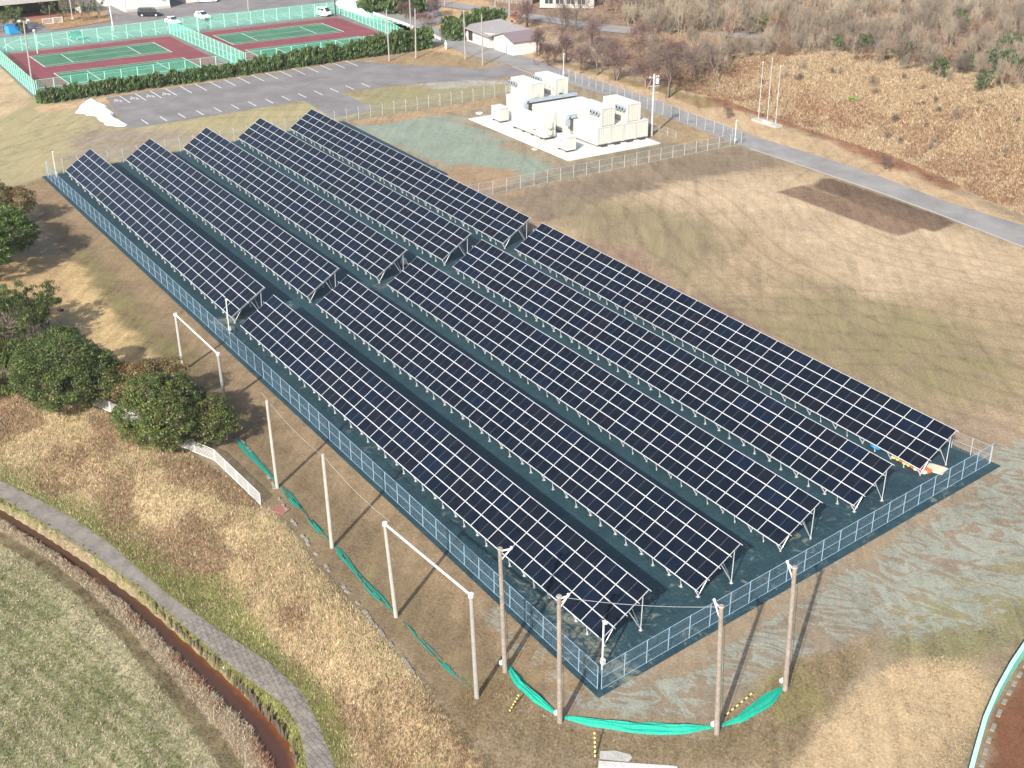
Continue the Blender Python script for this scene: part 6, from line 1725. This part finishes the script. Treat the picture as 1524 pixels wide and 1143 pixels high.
# ================================================================ VEHICLES
def paint_mat(name, c):
    m = simple(name, c, 0.25, 0.03, 1.0); m.node_tree.nodes['Principled BSDF'].inputs['Coat Weight'].default_value = 0.6; return m
PM = {'w': paint_mat('white_car_paint', (0.8, 0.8, 0.8)), 'k': paint_mat('black_car_paint', (0.012, 0.013, 0.02)), 'g': paint_mat('dark_teal_car_paint', (0.02, 0.13, 0.11))}
M_lamp = simple('car_light_lens', (0.6, 0.55, 0.5), 0.2); M_tail = simple('red_tail_lens', (0.4, 0.02, 0.02), 0.3)
def vehicle(label, loc, rz, kind, pc, L=4.4, Wd=1.72, H=1.5, name='parked_car', cat='car'):
    t = thing(name, label, cat, loc, rz, None)
    if kind == 'van':
        body = [(-L/2, .45), (-L/2, 1.0), (-L/2+.05, 1.1), (L/2-1.3, 1.1), (L/2-.15, .92), (L/2, .7), (L/2, .35), (L/2-.3, .25), (-L/2+.2, .25)]
        cab = [(-L/2+.05, 1.08), (-L/2+.18, H-.08), (-L/2+.4, H), (L/2-2.0, H), (L/2-1.5, H-.18), (L/2-.85, 1.02)]
    elif kind == 'box':
        body = [(-L/2, .45), (-L/2, 1.05), (L/2-.35, 1.05), (L/2-.05, .9), (L/2, .4), (L/2-.2, .25), (-L/2+.1, .25)]
        cab = [(-L/2+.02, 1.03), (-L/2+.06, H-.05), (-L/2+.2, H), (L/2-.9, H), (L/2-.35, 1.03)]
    else:
        body = [(-L/2, .45), (-L/2+.05, .88), (-L/2+.5, .95), (L/2-1.3, .92), (L/2-.25, .78), (L/2, .6), (L/2, .35), (L/2-.3, .25), (-L/2+.25, .25)]
        cab = [(-L/2+.25, .92), (-L/2+.75, H-.07), (-L/2+1.2, H), (L/2-2.2, H-.03), (L/2-1.25, .92)]
    def loft(prof, w0, w1, zt):
        m = MB(); n = len(prof); vs = []
        for s, ins in ((-1, .06), (-1, 0), (1, 0), (1, .06)):
            for (x, z) in prof:
                f = min(1, max(0, (z - prof[0][1]) / (zt - prof[0][1] + 1e-6))); hw = w0 / 2 * (1 - f) + w1 / 2 * f
                k = 1 if ins == 0 else 0.97
                vs.append((x * k, s * (hw - (0 if ins == 0 else 0)) * (1 if ins == 0 else 1.0) - s * (0.05 if ins == 0 else 0), z * (1 if ins == 0 else 0.985 + 0.0)))
        # order the four rings from -y to +y: outer ring first
        rings = [vs[0:n], vs[n:2*n], vs[2*n:3*n], vs[3*n:4*n]]
        rings = [rings[0], rings[1], rings[2], rings[3]]
        V = sum(rings, []); F_ = []
        for a in range(3):
            for i in range(n): F_.append((a*n + i, a*n + (i+1) % n, (a+1)*n + (i+1) % n, (a+1)*n + i))
        F_ += [tuple(range(n-1, -1, -1)), tuple(range(3*n, 4*n))]
        return m.add(V, F_)
    b = loft(body, Wd, Wd, 1.1).build('body', PM[pc], t)
    c = loft(cab, Wd - .08, Wd - .36, H).build('cabin', PM[pc], t)
    zc = (H + .95) / 2
    for s in (-1, 1):
        x0, x1 = cab[0][0] + .45, cab[-1][0] - .6
        for k in range(3 if kind == 'van' else 2):
            nn = 3 if kind == 'van' else 2; w_ = (x1 - x0) / nn
            MB().box((x0 + (k + .5) * w_, s * (Wd / 2 - .10), zc + .02), (w_ - .1, .06, (H - .95) * .55)).build('side_window', M_glass, t)
    xf, zf_ = (cab[-1][0] + cab[-2][0]) / 2, (cab[-1][1] + cab[-2][1]) / 2
    d = Vector((cab[-1][0] - cab[-2][0], 0, cab[-1][1] - cab[-2][1])); Ld = d.length; d.normalize()
    MB().box((xf + .03, 0, zf_ + .03), (Ld * .85, Wd - .42, .03), ax=(tuple(d), (0, 1, 0), tuple(d.cross(Vector((0, 1, 0)))))).build('windscreen', M_glass, t)
    d = Vector((cab[1][0] - cab[0][0], 0, cab[1][1] - cab[0][1])); Ld = d.length; d.normalize()
    MB().box(((cab[0][0] + cab[1][0]) / 2 - .03, 0, (cab[0][1] + cab[1][1]) / 2 + .03), (Ld * .75, Wd - .45, .03), ax=(tuple(d), (0, 1, 0), tuple(d.cross(Vector((0, 1, 0)))))).build('rear_window', M_glass, t)
    for sx in (-L * .31, L * .31):
        for s in (-1, 1):
            w_ = MB().tube((sx, s * (Wd / 2 - .2), .33), (sx, s * (Wd / 2 + .02), .33), .33, n=14).build('wheel', M_black, t)
            MB().tube((sx, s * (Wd / 2 + .02), .33), (sx, s * (Wd / 2 + .04), .33), .2, n=10).build('rim', M_galv, w_)
    for s in (-1, 1):
        MB().box((L / 2 - .04, s * (Wd / 2 - .28), .68), (.1, .36, .16)).build('headlight', M_lamp, t)
        MB().box((-L / 2 + .01, s * (Wd / 2 - .16), .85), (.08, .16, .26)).build('tail_light', M_tail, t)
    MB().box((L / 2 - .01, 0, .4), (.08, Wd - .1, .2)).build('bumper', M_dark, t); MB().box((-L / 2 + .0, 0, .42), (.08, Wd - .1, .2)).build('bumper', M_dark, t)
    return t
def P0(px, py): q = at(px, py); return (float(q[0]), float(q[1]), 0.02)
vehicle('black minivan parked on the forecourt by the white hall wing', P0(223, 24), math.radians(62), 'van', 'k', 4.8, 1.8, 1.85)
vehicle('white hatchback parked nearest the fence between the two courts', P0(258, 36), math.radians(10), 'car', 'w', 4.2, 1.72, 1.5)
vehicle('white car parked further right behind the right court', P0(302, 28), math.radians(10), 'car', 'w', 4.3, 1.72, 1.5)
vehicle('dark teal car seen through the net of the left court', P0(116, 58), math.radians(15), 'car', 'g', 4.0, 1.68, 1.5)
vehicle('white kei van parked at the right corner of the far court fence', P0(482, 24), math.radians(20), 'box', 'w', 3.4, 1.48, 1.9, 'parked_van', 'van')
vehicle('white vehicle cut by the top edge beyond the right court', P0(306, 3), math.radians(70), 'box', 'w', 5.2, 1.9, 2.2, 'parked_van', 'van')

# ================================================================ PERSON by the lane
def skin_mesh(name, pts, edges, radii, mat, parent, sub=1):
    me = bpy.data.meshes.new(name); me.from_pydata(pts, edges, []); o = link(name, me, parent)
    sk = o.modifiers.new('Skin', 'SKIN'); sk.use_smooth_shade = True
    for i, v in enumerate(me.skin_vertices[0].data):
        v.radius = (radii[i], radii[i]); v.use_root = (i == 0)
    ss = o.modifiers.new('Sub', 'SUBSURF'); ss.levels = sub; ss.render_levels = sub
    me.materials.append(mat); return o
B = at(663.5, 74.5); t = thing('person', 'person in white trousers and yellow orange vest standing on the lane', 'person', (B[0], B[1], 0.03), 0.5)
pts = [(0, 0, .95), (0, 0, 1.15), (0, 0, 1.38), (0, 0, 1.5), (0, 0.0, 1.6), (0, .02, 1.7),
       (.1, 0, .9), (.12, .02, .5), (.13, 0, .08), (.13, .12, .04), (-.1, 0, .9), (-.12, -.02, .5), (-.13, 0, .08), (-.13, .12, .04),
       (.2, 0, 1.38), (.27, .03, 1.12), (.27, .16, .92), (.26, .2, .84), (-.2, 0, 1.38), (-.27, .03, 1.12), (-.26, .14, .92), (-.25, .18, .84)]
ed = [(0, 1), (1, 2), (2, 3), (3, 4), (4, 5), (0, 6), (6, 7), (7, 8), (8, 9), (0, 10), (10, 11), (11, 12), (12, 13), (2, 14), (14, 15), (15, 16), (16, 17), (2, 18), (18, 19), (19, 20), (20, 21)]
ra = [.13, .13, .14, .055, .09, .085, .095, .065, .045, .04, .095, .065, .045, .04, .06, .045, .035, .03, .06, .045, .035, .03]
skin_mesh('body', pts, ed, ra, M_cloth, t)
skin_mesh('vest', [(0, 0, 1.0), (0, 0, 1.2), (0, 0, 1.4), (.17, 0, 1.4), (-.17, 0, 1.4)], [(0, 1), (1, 2), (2, 3), (2, 4)], [.155, .15, .155, .08, .08], M_vest, t)
MB().sphere((0, .01, 1.63), .115, sc=(.9, 1, 1.15)).build('head', M_skin, t, smooth=True); MB().sphere((0, -.015, 1.68), .12, sc=(.95, 1, .95)).build('cap', M_yellow, t, smooth=True)

# ================================================================ HAZE
hm = bpy.data.materials.new('thin_haze'); hm.use_nodes = True
hn = hm.node_tree; hn.nodes.clear()
ho = hn.nodes.new('ShaderNodeOutputMaterial'); hv = hn.nodes.new('ShaderNodeVolumePrincipled')
hv.inputs['Density'].default_value = 0.00009; hv.inputs['Color'].default_value = (0.88, 0.93, 1.0, 1)
hn.links.new(hv.outputs[0], ho.inputs['Volume'])
hb = MB().box((-200, 150, 24.0), (7000, 7000, 62)).build('haze', hm)
tag(hb, 'thin pale winter haze over the whole site', kind='stuff')
